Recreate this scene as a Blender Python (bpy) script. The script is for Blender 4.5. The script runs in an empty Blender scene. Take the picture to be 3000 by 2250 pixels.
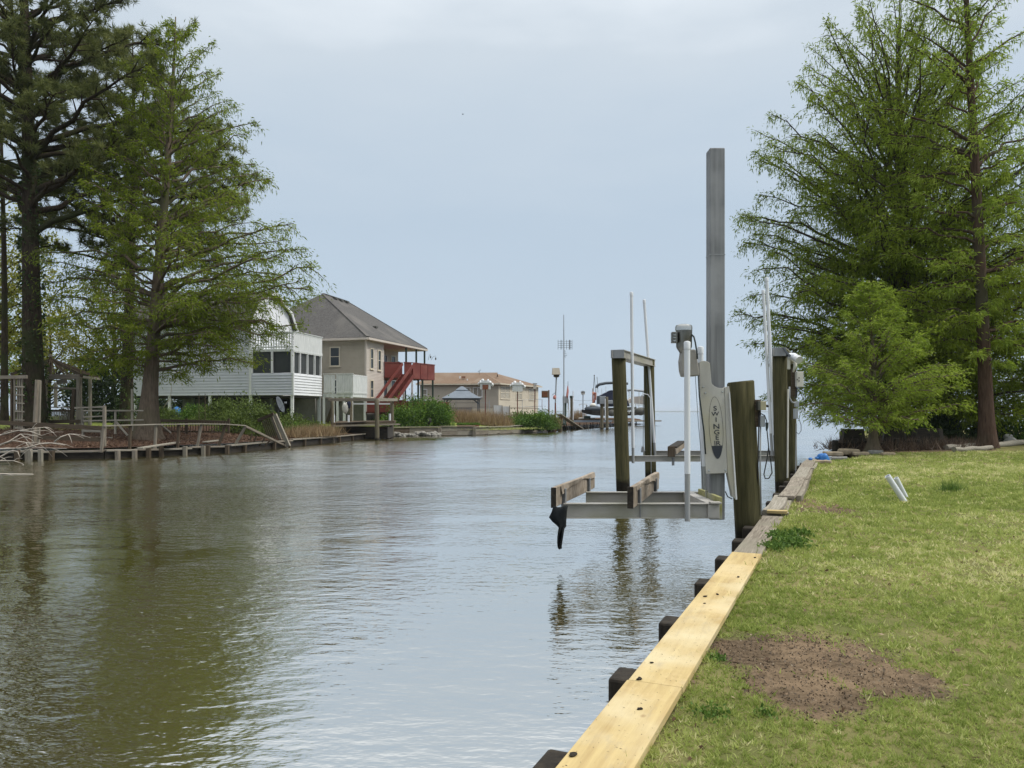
import bpy, bmesh, math, random
import numpy as np
from mathutils import Vector, Matrix, Quaternion

# ------------------------------------------------------------------ camera, sky, sun, exposure
SC = bpy.context.scene
COL = SC.collection
F, CX, HY, HC = 2250.0, 1500.0, 1207.0, 1.80     # focal length and horizon of the photograph in its pixels, eye height
cam_d = bpy.data.cameras.new('camera'); cam = bpy.data.objects.new('camera', cam_d); COL.objects.link(cam)
cam.location = (0, 0, HC); cam.rotation_euler = (math.radians(90), 0, 0)
cam_d.sensor_width = 36; cam_d.lens = 36 * F / 3000; cam_d.shift_y = (HY - 1125) / 3000
cam_d.clip_start = 0.05; cam_d.clip_end = 60000
SC.camera = cam
SUN_AZ, SUN_EL = 98, 52                           # degrees from +Y towards +X, elevation
world = bpy.data.worlds.new('World'); SC.world = world; world.use_nodes = True
wn = world.node_tree; wn.nodes.clear()
def wnode(t, **k):
    n = wn.nodes.new(t)
    for a, b in k.items(): setattr(n, a, b)
    return n
sky = wnode('ShaderNodeTexSky', sky_type='NISHITA', sun_disc=False)
sky.sun_elevation = math.radians(SUN_EL); sky.sun_rotation = math.radians(SUN_AZ); sky.dust_density = 3.0; sky.altitude = 0
tc = wnode('ShaderNodeTexCoord'); sep = wnode('ShaderNodeSeparateXYZ')
wn.links.new(tc.outputs['Generated'], sep.inputs[0])
# overcast veil: cloud layer with faint streaks, its zenith raised to light the scene
mp = wnode('ShaderNodeMapping'); mp.inputs['Scale'].default_value = (1.6, 1.6, 6.0); mp.inputs['Rotation'].default_value = (0.12, 0.1, 0.3)
wn.links.new(tc.outputs['Generated'], mp.inputs[0])
nz = wnode('ShaderNodeTexNoise'); nz.inputs['Scale'].default_value = 1.5; nz.inputs['Detail'].default_value = 5; nz.inputs['Roughness'].default_value = .5
wn.links.new(mp.outputs[0], nz.inputs['Vector'])
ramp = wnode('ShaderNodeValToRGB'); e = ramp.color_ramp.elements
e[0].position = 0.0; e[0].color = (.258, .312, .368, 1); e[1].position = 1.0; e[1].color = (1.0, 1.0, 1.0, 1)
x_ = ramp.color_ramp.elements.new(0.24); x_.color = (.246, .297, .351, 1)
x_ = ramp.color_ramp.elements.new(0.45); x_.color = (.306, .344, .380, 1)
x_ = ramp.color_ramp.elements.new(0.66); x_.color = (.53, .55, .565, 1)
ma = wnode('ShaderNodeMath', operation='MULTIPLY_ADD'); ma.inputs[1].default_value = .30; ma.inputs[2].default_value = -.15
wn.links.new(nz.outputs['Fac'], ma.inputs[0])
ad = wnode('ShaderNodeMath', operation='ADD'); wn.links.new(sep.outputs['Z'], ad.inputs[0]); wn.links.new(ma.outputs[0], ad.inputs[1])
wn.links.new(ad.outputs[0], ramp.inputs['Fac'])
bg1 = wnode('ShaderNodeBackground'); bg1.inputs['Strength'].default_value = .05; wn.links.new(sky.outputs[0], bg1.inputs['Color'])
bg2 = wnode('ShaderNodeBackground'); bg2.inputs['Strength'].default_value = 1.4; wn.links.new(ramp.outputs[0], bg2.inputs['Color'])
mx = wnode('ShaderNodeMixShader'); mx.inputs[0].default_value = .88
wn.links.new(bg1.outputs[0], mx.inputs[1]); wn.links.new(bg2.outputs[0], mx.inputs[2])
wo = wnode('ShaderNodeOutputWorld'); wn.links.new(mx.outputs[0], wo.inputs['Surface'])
sun_d = bpy.data.lights.new('sun', 'SUN'); sun_d.energy = 1.5; sun_d.angle = math.radians(14); sun_d.color = (1, .965, .90)
sun = bpy.data.objects.new('sun', sun_d); COL.objects.link(sun); sun.location = (30, 10, 40)
az, el = math.radians(SUN_AZ), math.radians(SUN_EL)
sdir = Vector((math.sin(az) * math.cos(el), math.cos(az) * math.cos(el), math.sin(el)))
sun.rotation_euler = sdir.to_track_quat('Z', 'Y').to_euler()
SC.view_settings.view_transform = 'Standard'; SC.view_settings.look = 'None'
SC.view_settings.exposure = 0.70; SC.view_settings.gamma = 1
SC.cycles.max_bounces = 6; SC.cycles.transparent_max_bounces = 6; SC.cycles.caustics_reflective = False; SC.cycles.caustics_refractive = False

# ------------------------------------------------------------------ helpers
rnd = random.Random(7); NR = np.random.default_rng(7)
def W(x, d, z): return Vector(((x - CX) / F * d, d, z))             # a spot at distance d and height z, seen in column x
def Z(y, d): return HC - (y - HY) / F * d                            # height of row y at distance d
def P(x, y, d): return W(x, d, Z(y, d))
def G(x, y, z): return W(x, F * (HC - z) / (y - HY), z)              # a spot lying at height z
ORG = {}
def org(o): return ORG.get(o.name, Vector((0, 0, 0))) if o else Vector((0, 0, 0))
def put(o, label=None, cat=None, group=None, kind=None):
    if label: o['label'] = label
    if cat: o['category'] = cat
    if group: o['group'] = group
    if kind: o['kind'] = kind
    return o
def thing(name, loc, label, cat, group=None):
    o = bpy.data.objects.new(name, None); COL.objects.link(o); o.location = loc; o.empty_display_size = .2
    ORG[o.name] = Vector(loc); return put(o, label, cat, group)
class MB:
    def __init__(s): s.v = []; s.f = []
    def add(s, vs, fs):
        n = len(s.v); s.v += [tuple(v) for v in vs]; s.f += [tuple(i + n for i in f) for f in fs]; return s
    def box(s, c, sz, q=None):
        c = Vector(c); hx, hy, hz = sz[0] / 2, sz[1] / 2, sz[2] / 2
        vs = [Vector((a * hx, b * hy, d * hz)) for d in (-1, 1) for a, b in ((-1, -1), (1, -1), (1, 1), (-1, 1))]
        if q is not None: vs = [q @ v for v in vs]
        return s.add([c + v for v in vs], [(3, 2, 1, 0), (4, 5, 6, 7), (0, 1, 5, 4), (1, 2, 6, 5), (2, 3, 7, 6), (3, 0, 4, 7)])
    def beam(s, a, b, w, h, up=(0, 0, 1)):
        a, b = Vector(a), Vector(b); q, L = frame(a, b, up); return s.box((a + b) / 2, (L, w, h), q)
    def tube(s, pts, rad, n=8, cap=True, flute=None):
        pts = [Vector(p) for p in pts]; m = len(pts)
        if not hasattr(rad, '__len__'): rad = [rad] * m
        base = len(s.v); ref = None
        for i, p in enumerate(pts):
            t = (pts[min(i + 1, m - 1)] - pts[max(i - 1, 0)]).normalized()
            if ref is None: ref = Vector((1, 0, 0)) if abs(t.x) < .9 else Vector((0, 1, 0))
            x = (ref - t * ref.dot(t)).normalized(); y = t.cross(x); ref = x
            for k in range(n):
                a = 2 * math.pi * k / n; r = rad[i]
                if flute: r *= 1 + flute(i / (m - 1), a)
                s.v.append(tuple(p + x * (r * math.cos(a)) + y * (r * math.sin(a))))
        for i in range(m - 1):
            for k in range(n):
                a = base + i * n + k; b = base + i * n + (k + 1) % n
                s.f.append((a, b, b + n, a + n))
        if cap:
            s.f.append(tuple(base + k for k in reversed(range(n)))); s.f.append(tuple(base + (m - 1) * n + k for k in range(n)))
        return s
    def poly(s, pts, th):
        """a flat outline given as 3-D points, thickened by the vector th"""
        n = len(pts); th = Vector(th); vs = [Vector(p) for p in pts]; vs = vs + [v + th for v in vs]
        return s.add(vs, [tuple(range(n)), tuple(reversed(range(n, 2 * n)))] + [(i, i + n, (i + 1) % n + n, (i + 1) % n) for i in range(n)])
    def quad(s, *p): return s.add(p, [tuple(range(len(p)))])
    def blob(s, c, r, seed=0, amp=.18, seg=10, ring=7):
        q = random.Random(seed); c = Vector(c); ph = [q.uniform(0, 6.28) for _ in range(6)]
        vs = []; fs = []
        for i in range(ring + 1):
            th = math.pi * i / ring
            for k in range(seg):
                a = 2 * math.pi * k / seg
                m = 1 + amp * (math.sin(2 * a + ph[0]) * math.sin(th) + .6 * math.sin(3 * a + ph[1] + 2 * th) + .5 * math.cos(3 * th + ph[2]))
                vs.append(c + Vector((r[0] * m * math.sin(th) * math.cos(a), r[1] * m * math.sin(th) * math.sin(a), r[2] * m * math.cos(th))))
        for i in range(ring):
            for k in range(seg):
                fs.append((i * seg + k, (i + 1) * seg + k, (i + 1) * seg + (k + 1) % seg, i * seg + (k + 1) % seg))
        return s.add(vs, fs)
    def build(s, name, mat, parent=None, smooth=False, bevel=0, kind=None):
        if parent is not None: o_ = org(parent)
        else:
            v = np.array(s.v); o_ = Vector(((v[:, 0].min() + v[:, 0].max()) / 2, (v[:, 1].min() + v[:, 1].max()) / 2, v[:, 2].min()))
        me = bpy.data.meshes.new(name); me.from_pydata([tuple(Vector(v) - o_) for v in s.v], [], s.f); me.validate()
        bm = bmesh.new(); bm.from_mesh(me); bmesh.ops.remove_doubles(bm, verts=bm.verts, dist=1e-5); bmesh.ops.recalc_face_normals(bm, faces=bm.faces); bm.to_mesh(me); bm.free()
        return link(name, me, mat, parent, o_, smooth, bevel, kind)
def link(name, me, mat, parent, o_, smooth=False, bevel=0, kind=None):
    if mat: me.materials.append(mat)
    o = bpy.data.objects.new(name, me); COL.objects.link(o)
    if parent is not None: o.parent = parent
    else: o.location = o_
    ORG[o.name] = Vector(o_)
    if smooth:
        me.shade_smooth()
        if smooth != 1: me.set_sharp_from_angle(angle=math.radians(smooth))
    if bevel:
        m = o.modifiers.new('bevel', 'BEVEL'); m.width = bevel; m.segments = 2; m.limit_method = 'ANGLE'; m.angle_limit = math.radians(50)
    if kind: o['kind'] = kind
    return o
def frame(a, b, up=(0, 0, 1)):
    d = b - a; L = d.length; x = d / L; up = Vector(up)
    if abs(x.dot(up)) > .98: up = Vector((0, 1, 0)) if abs(x.y) < .9 else Vector((1, 0, 0))
    y = up.cross(x).normalized(); z = x.cross(y)
    return Matrix((x, y, z)).transposed().to_quaternion(), L
def board(name, a, b, w, h, mat, parent=None, bevel=0.0, up=(0, 0, 1), warp=0, seed=0):
    """a plank or bar from a to b as its own object, its grain along its local x; w across, h along up"""
    a, b = Vector(a), Vector(b); q, L = frame(a, b, up); n = 1 if not warp else 8
    r = random.Random(seed); p1, p2 = r.uniform(0, 6), r.uniform(0, 6); vs = []; fs = []
    for i in range(n + 1):
        t = i / n; x = (t - .5) * L; dz = warp * math.sin(5 * t + p1); dy = warp * math.sin(4 * t + p2)
        for yy, zz in ((-1, -1), (1, -1), (1, 1), (-1, 1)): vs.append((x, yy * w / 2 + dy, zz * h / 2 + dz))
    for i in range(n):
        for k in range(4): fs.append((i * 4 + k, i * 4 + (k + 1) % 4, (i + 1) * 4 + (k + 1) % 4, (i + 1) * 4 + k))
    fs += [(3, 2, 1, 0), (n * 4, n * 4 + 1, n * 4 + 2, n * 4 + 3)]
    me = bpy.data.meshes.new(name); me.from_pydata(vs, [], fs)
    bm = bmesh.new(); bm.from_mesh(me); bmesh.ops.recalc_face_normals(bm, faces=bm.faces); bm.to_mesh(me); bm.free()
    me.materials.append(mat)
    o = bpy.data.objects.new(name, me); COL.objects.link(o); c = (a + b) / 2
    o.rotation_mode = 'QUATERNION'; o.rotation_quaternion = q; o.location = c
    if parent is not None: o.parent = parent; o.location = c - org(parent)
    ORG[o.name] = c
    if bevel:
        m = o.modifiers.new('bevel', 'BEVEL'); m.width = bevel; m.segments = 2
    return o

# ------------------------------------------------------------------ materials
MATS = {}
def nt(name):
    m = bpy.data.materials.new(name); m.use_nodes = True; t = m.node_tree
    return m, t, t.nodes['Principled BSDF']
def M(name, c1, c2=None, scale=4.0, rough=.75, metal=0.0, bump=0.0, stretch=(1, 1, 1), detail=5, spec=.35, bscale=None, c3=None, s3=.6, p=(.35, .68)):
    """colour wanders between c1 and c2 with noise; c3 are broad stains"""
    m, t, b = nt(name); N = t.nodes; L = t.links
    b.inputs['Roughness'].default_value = rough; b.inputs['Metallic'].default_value = metal; b.inputs['Specular IOR Level'].default_value = spec
    if c2 is None: c2 = tuple(x * .82 for x in c1)
    tc = N.new('ShaderNodeTexCoord'); oi = N.new('ShaderNodeObjectInfo'); mp = N.new('ShaderNodeMapping'); mp.inputs['Scale'].default_value = stretch
    L.new(tc.outputs['Object'], mp.inputs[0])
    mul = N.new('ShaderNodeMath'); mul.operation = 'MULTIPLY'; mul.inputs[1].default_value = 37; L.new(oi.outputs['Random'], mul.inputs[0])
    n1 = N.new('ShaderNodeTexNoise'); n1.noise_dimensions = '4D'; n1.inputs['Scale'].default_value = scale; n1.inputs['Detail'].default_value = detail; n1.inputs['Roughness'].default_value = .6
    L.new(mp.outputs[0], n1.inputs['Vector']); L.new(mul.outputs[0], n1.inputs['W'])
    r = N.new('ShaderNodeValToRGB'); r.color_ramp.elements[0].position = p[0]; r.color_ramp.elements[1].position = p[1]
    r.color_ramp.elements[0].color = (*c1, 1); r.color_ramp.elements[1].color = (*c2, 1); L.new(n1.outputs['Fac'], r.inputs['Fac'])
    out = r.outputs[0]
    if c3:
        n3 = N.new('ShaderNodeTexNoise'); n3.noise_dimensions = '4D'; n3.inputs['Scale'].default_value = s3; n3.inputs['Detail'].default_value = 4
        L.new(tc.outputs['Object'], n3.inputs['Vector']); L.new(mul.outputs[0], n3.inputs['W'])
        r3 = N.new('ShaderNodeValToRGB'); r3.color_ramp.elements[0].position = .48; r3.color_ramp.elements[1].position = .66; L.new(n3.outputs['Fac'], r3.inputs['Fac'])
        x = N.new('ShaderNodeMix'); x.data_type = 'RGBA'; L.new(r3.outputs[0], x.inputs[0]); L.new(out, x.inputs[6]); x.inputs[7].default_value = (*c3, 1); out = x.outputs[2]
    L.new(out, b.inputs['Base Color'])
    if bump:
        bp = N.new('ShaderNodeBump'); bp.inputs['Strength'].default_value = bump; bp.inputs['Distance'].default_value = .02
        if bscale:
            n2 = N.new('ShaderNodeTexNoise'); n2.inputs['Scale'].default_value = bscale; n2.inputs['Detail'].default_value = 4; L.new(mp.outputs[0], n2.inputs['Vector']); L.new(n2.outputs['Fac'], bp.inputs['Height'])
        else: L.new(n1.outputs['Fac'], bp.inputs['Height'])
        L.new(bp.outputs[0], b.inputs['Normal'])
    return m
GR = (1.2, 22, 22)                                                # grain along a board's own x
m_yellow = M('new_yellow_pine', (.52, .40, .185), (.39, .28, .125), 1.8, .75, bump=.25, stretch=(1.0, 15, 15), c3=(.57, .48, .29), s3=1.7, spec=.25)
def lumber(m):
    """knots, grey smudges and fine pitch specks on the new boards"""
    t = m.node_tree; N = t.nodes; L = t.links; b = N['Principled BSDF']; src = b.inputs['Base Color'].links[0].from_socket
    tc = N.new('ShaderNodeTexCoord'); oi = N.new('ShaderNodeObjectInfo')
    def layer(src, scale, stretch, lo, hi, col, kind='v', amt=1.0):
        mp = N.new('ShaderNodeMapping'); mp.inputs['Scale'].default_value = stretch; L.new(tc.outputs['Object'], mp.inputs[0]); cb = N.new('ShaderNodeCombineXYZ'); mu = N.new('ShaderNodeMath'); mu.operation = 'MULTIPLY'; mu.inputs[1].default_value = 23
        L.new(oi.outputs['Random'], mu.inputs[0]); L.new(mu.outputs[0], cb.inputs[0]); L.new(cb.outputs[0], mp.inputs['Location'])
        n = N.new('ShaderNodeTexVoronoi' if kind == 'v' else 'ShaderNodeTexNoise'); n.inputs['Scale'].default_value = scale; L.new(mp.outputs[0], n.inputs['Vector'])
        if kind == 'n': n.inputs['Detail'].default_value = 6; n.inputs['Roughness'].default_value = .7
        mr = N.new('ShaderNodeMapRange'); mr.inputs['From Min'].default_value = lo; mr.inputs['From Max'].default_value = hi; mr.inputs['To Min'].default_value = amt if kind == 'v' else 0; mr.inputs['To Max'].default_value = 0 if kind == 'v' else amt; L.new(n.outputs[0], mr.inputs['Value'])
        x = N.new('ShaderNodeMix'); x.data_type = 'RGBA'; L.new(mr.outputs[0], x.inputs[0]); L.new(src, x.inputs[6]); x.inputs[7].default_value = (*col, 1); return x.outputs[2]
    o = layer(src, 2.3, (1, 1.5, .2), .02, .07, (.20, .105, .04), 'v', .85)
    o = layer(o, 3.2, (1, 2.5, 1), .56, .72, (.36, .30, .20), 'n', .65)
    o = layer(o, 46, (.6, 1, .3), .66, .72, (.16, .12, .075), 'n', .7)
    o = layer(o, .9, (1, .8, .2), .50, .60, (.60, .47, .25), 'n', .6); L.new(o, b.inputs['Base Color'])
lumber(m_yellow)
m_oldwood = M('weathered_grey_wood', (.33, .29, .235), (.13, .11, .085), 2.2, .9, bump=.6, stretch=GR, c3=(.24, .22, .17), s3=1.0, spec=.1)
m_palewood = M('pale_bleached_wood', (.36, .33, .275), (.20, .18, .14), 2.0, .9, bump=.4, stretch=GR, spec=.1)
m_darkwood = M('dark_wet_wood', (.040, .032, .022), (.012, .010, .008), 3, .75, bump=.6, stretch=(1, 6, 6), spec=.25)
m_brownwood = M('brown_wood', (.13, .10, .07), (.055, .042, .03), 2.4, .9, bump=.5, stretch=GR, spec=.1)
def m_pile_make(name, top, mid, wet, z_wet):
    """a round timber pile: long vertical checks, greenish above, dark where the tide wets it"""
    m, t, b = nt(name); N = t.nodes; L = t.links
    g = N.new('ShaderNodeNewGeometry'); mp = N.new('ShaderNodeMapping'); mp.inputs['Scale'].default_value = (14, 14, 1.1); L.new(g.outputs['Position'], mp.inputs[0])
    n1 = N.new('ShaderNodeTexNoise'); n1.inputs['Scale'].default_value = 1.6; n1.inputs['Detail'].default_value = 6; n1.inputs['Roughness'].default_value = .65; L.new(mp.outputs[0], n1.inputs['Vector'])
    r = N.new('ShaderNodeValToRGB'); r.color_ramp.elements[0].position = .32; r.color_ramp.elements[1].position = .70
    r.color_ramp.elements[0].color = (*mid, 1); r.color_ramp.elements[1].color = (*top, 1); L.new(n1.outputs['Fac'], r.inputs[0])
    s = N.new('ShaderNodeSeparateXYZ'); L.new(g.outputs['Position'], s.inputs[0])
    n2 = N.new('ShaderNodeTexNoise'); n2.inputs['Scale'].default_value = 9; n2.inputs['Detail'].default_value = 3; L.new(g.outputs['Position'], n2.inputs['Vector'])
    a = N.new('ShaderNodeMath'); a.operation = 'MULTIPLY_ADD'; a.inputs[1].default_value = .18; L.new(n2.outputs['Fac'], a.inputs[0]); L.new(s.outputs['Z'], a.inputs[2])
    mr = N.new('ShaderNodeMapRange'); mr.inputs['From Min'].default_value = z_wet + .05; mr.inputs['From Max'].default_value = z_wet + .17; L.new(a.outputs[0], mr.inputs['Value'])
    x = N.new('ShaderNodeMix'); x.data_type = 'RGBA'; L.new(mr.outputs[0], x.inputs[0]); x.inputs[6].default_value = (*wet, 1); L.new(r.outputs[0], x.inputs[7]); L.new(x.outputs[2], b.inputs['Base Color'])
    bp = N.new('ShaderNodeBump'); bp.inputs['Strength'].default_value = .7; bp.inputs['Distance'].default_value = .02; L.new(n1.outputs['Fac'], bp.inputs['Height']); L.new(bp.outputs[0], b.inputs['Normal'])
    b.inputs['Roughness'].default_value = .9; b.inputs['Specular IOR Level'].default_value = .15
    return m
m_pile = m_pile_make('green_brown_pile', (.105, .094, .046), (.045, .043, .021), (.014, .012, .008), .22)
m_pile2 = m_pile_make('grey_brown_pile', (.21, .185, .13), (.10, .085, .055), (.03, .025, .018), .12)
m_galv = M('galvanised_steel', (.30, .31, .315), (.22, .225, .23), 5, .55, .25, bump=.08, stretch=(1, 1, .35), c3=(.13, .135, .14), s3=2.2)
m_mast = M('streaked_galvanised_mast', (.24, .245, .25), (.115, .12, .125), 3.4, .6, .2, bump=.15, stretch=(6, 6, .2), c3=(.30, .305, .31), s3=1.2)
m_alu = M('dull_aluminium', (.44, .42, .385), (.33, .315, .285), 4, .55, .15, bump=.08, stretch=(.4, 2, 2), c3=(.31, .30, .22), s3=1.7)
m_plate = M('scuffed_aluminium_plate', (.47, .46, .425), (.39, .38, .35), 3.5, .6, .1, c3=(.41, .385, .29), s3=1.4, stretch=(2, 2, .7))
m_gearbox = M('grey_cast_housing', (.30, .285, .255), (.24, .225, .20), 6, .6, .2)
m_motor = M('dark_steel_motor', (.17, .165, .145), (.11, .105, .09), 4, .28, .75, stretch=(4, 4, .4))
m_chrome = M('bright_motor_cap', (.55, .55, .53), (.42, .42, .40), 5, .22, .8)
m_pvc = M('white_pvc', (.72, .74, .76), (.63, .65, .68), 3, .45, stretch=(3, 3, .6))
m_pvcgrey = M('grey_pipe', (.33, .34, .34), (.27, .275, .27), 5, .6, stretch=(4, 4, .5))
m_algae = M('algae_stained_bracket', (.33, .31, .15), (.16, .165, .045), 3.5, .75, c3=(.36, .36, .30), s3=2.5)
m_carpet = M('tan_bunk_carpet', (.40, .345, .28), (.25, .205, .16), 12, .95, bump=.6, c3=(.20, .165, .125), s3=2.4, spec=.05)
m_blackcloth = M('black_cloth', (.012, .014, .015), (.025, .028, .028), 8, .9, bump=.4, spec=.1)
m_black = M('black_rubber', (.015, .015, .016), (.022, .022, .022), 5, .6)
m_cable = M('dark_cable', (.02, .03, .032), (.03, .04, .04), 5, .6)
m_white = M('white_paint', (.76, .76, .76), (.66, .67, .68), 1.2, .6, c3=(.58, .59, .585), s3=.9)
m_whitedeck = M('worn_white_deck_paint', (.70, .71, .70), (.52, .54, .53), 2.5, .75, stretch=(3, 3, .6))
m_siding_shaded = M('white_siding_shaded', (.62, .63, .69), (.55, .565, .62), 1.0, .6)  # shaded copy of the white siding: the front's bluish shade is in the colour
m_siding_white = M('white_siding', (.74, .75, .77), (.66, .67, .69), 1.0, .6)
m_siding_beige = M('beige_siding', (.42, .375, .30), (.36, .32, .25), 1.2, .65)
m_cream_lit_beige = M('cream_lit_beige_siding', (.60, .535, .47), (.54, .48, .42), 1.2, .65)  # cream trim; as wall, beige siding with its sunlit side put into the colour
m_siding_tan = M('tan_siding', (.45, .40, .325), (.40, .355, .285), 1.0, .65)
m_cream_lit_tan = M('cream_lit_tan_siding', (.62, .56, .44), (.56, .50, .39), 1.0, .65)  # cream base and trim; as wall, tan siding with sunlight put into the colour
m_block = M('painted_block_base', (.30, .29, .27), (.24, .23, .215), 3, .85, bump=.3)
m_roof = M('grey_asphalt_shingle', (.125, .120, .115), (.072, .069, .066), 9, .95, bump=.4, c3=(.14, .132, .122), s3=.5, spec=.1)
m_roof_tan = M('tan_brown_shingle', (.215, .150, .105), (.165, .115, .08), 5, .95, bump=.3, c3=(.23, .175, .13), s3=.4, spec=.1)
m_glass = M('dark_window_glass', (.030, .042, .050), (.045, .058, .068), 1, .12, spec=.22)
m_screen = M('dark_porch_screen', (.030, .034, .034), (.045, .048, .046), 1.2, .45, spec=.3)
m_dark = M('shaded_interior', (.03, .028, .025), (.02, .018, .016), 2, .9)  # the shade under the stilt house put into the colour
m_red = M('red_painted_deck', (.165, .030, .020), (.115, .022, .016), 2.4, .6, c3=(.19, .05, .035), s3=1.2)
m_redpost = M('rust_red_post', (.20, .06, .04), (.13, .045, .03), 4, .8)
m_green = M('dark_green_post', (.045, .07, .052), (.03, .05, .038), 4, .7)
m_bluegrey = M('blue_grey_metal_roof', (.17, .20, .235), (.13, .155, .185), 2, .5, .1)
m_navy = M('navy_canvas', (.03, .035, .065), (.02, .024, .045), 5, .85)
m_greycanvas = M('grey_canvas', (.10, .115, .13), (.07, .08, .09), 4, .85)
m_beigecanvas = M('beige_canvas', (.52, .46, .41), (.45, .40, .36), 4, .85)
m_blue = M('blue_plastic', (.03, .16, .46), (.02, .11, .33), 9, .4, bump=.6, c3=(.05, .25, .62), s3=9)
m_tan = M('tan_electrical_box', (.42, .39, .26), (.35, .32, .21), 4, .6)
m_greybox = M('grey_electrical_box', (.33, .35, .375), (.27, .29, .31), 4, .55)
m_greydark = M('dark_grey_cover', (.10, .10, .085), (.07, .07, .06), 4, .6)
m_whitebox = M('white_electrical_box', (.66, .64, .57), (.56, .54, .48), 5, .6)
m_rock = M('tan_stone', (.42, .335, .23), (.28, .225, .155), 6, .9, bump=.6, c3=(.35, .30, .24), s3=2)
m_greyrock = M('grey_stone', (.34, .33, .31), (.20, .195, .185), 6, .9, bump=.6)
m_riprap = M('broken_concrete', (.29, .275, .24), (.17, .16, .14), 6, .9, bump=.6)
m_rust = M('rusty_screen', (.24, .09, .045), (.16, .06, .03), 5, .8)
m_orange = M('orange_red_flag_cloth', (.55, .17, .09), (.60, .35, .24), 9, .8)
m_flagred = M('faded_red_cloth', (.45, .12, .10), (.52, .30, .27), 12, .8)
m_bark = M('dark_pine_bark', (.075, .058, .042), (.028, .022, .017), 3, .95, bump=1.0, stretch=(5, 5, 1.2), c3=(.05, .058, .024), s3=.7, spec=.05)
m_cypbark = M('grey_brown_cypress_bark', (.20, .155, .115), (.095, .072, .052), 2.6, .95, bump=1.0, stretch=(7, 7, .9), c3=(.125, .115, .07), s3=.6, spec=.05)
m_redbark = M('dark_red_brown_bark', (.115, .075, .055), (.05, .033, .025), 2.6, .95, bump=1.0, stretch=(7, 7, .9), c3=(.085, .075, .05), s3=.6, spec=.05)
m_darklimb = M('dark_limb_bark', (.095, .08, .06), (.045, .037, .029), 3, .95, bump=.6, stretch=(3, 3, 1), spec=.05)
m_driftwood = M('bleached_dead_branch', (.52, .47, .40), (.36, .32, .27), 5, .9, spec=.1)
m_ink = M('dark_blue_black_ink', (.025, .03, .04), (.035, .04, .05), 5, .6)
m_skyblue = M('pale_blue_object', (.16, .28, .46), (.12, .22, .38), 5, .5)
def leaf_mat(name, c1, c2, c3, trans=.35, rough=.6):
    """each leaf mixes c1..c2 by its own tint; c3 is the lighter, younger growth"""
    m, t, b = nt(name); N = t.nodes; L = t.links
    at = N.new('ShaderNodeAttribute'); at.attribute_name = 'tint'
    r = N.new('ShaderNodeValToRGB'); e = r.color_ramp.elements; e[0].position = 0; e[1].position = .62; e[0].color = (*c1, 1); e[1].color = (*c2, 1)
    k = r.color_ramp.elements.new(1.0); k.color = (*c3, 1); L.new(at.outputs['Fac'], r.inputs[0])
    b.inputs['Roughness'].default_value = rough; b.inputs['Specular IOR Level'].default_value = .2; L.new(r.outputs[0], b.inputs['Base Color'])
    tr = N.new('ShaderNodeBsdfTranslucent'); L.new(r.outputs[0], tr.inputs['Color'])
    mx = N.new('ShaderNodeMixShader'); mx.inputs[0].default_value = trans; L.new(b.outputs[0], mx.inputs[1]); L.new(tr.outputs[0], mx.inputs[2])
    L.new(mx.outputs[0], N['Material Output'].inputs['Surface'])
    return m
l_cyp = leaf_mat('cypress_foliage', (.110, .160, .014), (.205, .275, .026), (.30, .365, .050), .6)
l_cyp_young = leaf_mat('young_cypress_foliage', (.150, .225, .022), (.260, .350, .042), (.37, .45, .08), .55)
l_cyp_left = leaf_mat('left_cypress_foliage', (.110, .160, .014), (.205, .265, .026), (.30, .355, .050), .6)
l_pine = leaf_mat('pine_needles', (.080, .098, .028), (.155, .178, .056), (.28, .29, .10), .45)
l_ivy = leaf_mat('ivy_leaves', (.025, .045, .012), (.055, .090, .020), (.10, .15, .03), .25)
l_spring = leaf_mat('spring_leaves', (.15, .175, .025), (.28, .285, .045), (.40, .38, .08), .55)
l_shrub = leaf_mat('shrub_leaves', (.060, .090, .020), (.120, .170, .035), (.19, .25, .06), .3)
l_laurel = leaf_mat('glossy_shrub_leaves', (.045, .095, .018), (.11, .20, .03), (.20, .30, .05), .3)
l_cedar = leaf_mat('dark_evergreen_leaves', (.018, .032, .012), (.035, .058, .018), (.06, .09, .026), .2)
l_dry = leaf_mat('dry_reed_blades', (.20, .135, .075), (.33, .235, .13), (.46, .36, .22), .3)
l_brush = leaf_mat('brown_brush_twigs', (.07, .048, .034), (.15, .105, .075), (.23, .17, .12), .2)
l_grass = leaf_mat('lawn_blades', (.225, .285, .062), (.44, .49, .145), (.74, .69, .38), .45)
l_weed = leaf_mat('dark_weed_leaves', (.05, .10, .02), (.10, .18, .03), (.17, .26, .05), .3)
l_straw = leaf_mat('dirt_crumbs_and_straw', (.070, .052, .037), (.13, .098, .068), (.36, .29, .20), .1)
l_litter = leaf_mat('dry_leaf_litter', (.10, .06, .035), (.20, .13, .08), (.38, .29, .19), .2)

# ------------------------------------------------------------------ fields of leaves, blades and needles as one mesh each
def vnoise(x, y, sc, seed=0):
    g = np.random.default_rng(seed).random((256, 256)); x = np.asarray(x, float) * sc + 1000; y = np.asarray(y, float) * sc + 1000
    xi = np.floor(x).astype(int); yi = np.floor(y).astype(int); fx = x - xi; fy = y - yi; fx = fx * fx * (3 - 2 * fx); fy = fy * fy * (3 - 2 * fy)
    a = g[xi % 256, yi % 256]; b = g[(xi + 1) % 256, yi % 256]; c = g[xi % 256, (yi + 1) % 256]; d = g[(xi + 1) % 256, (yi + 1) % 256]
    return (a * (1 - fx) + b * fx) * (1 - fy) + (c * (1 - fx) + d * fx) * fy
def fbm(x, y, sc, seed=0): return (vnoise(x, y, sc, seed) + .5 * vnoise(x, y, sc * 2.1, seed + 1) + .25 * vnoise(x, y, sc * 4.3, seed + 2)) / 1.75
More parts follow.
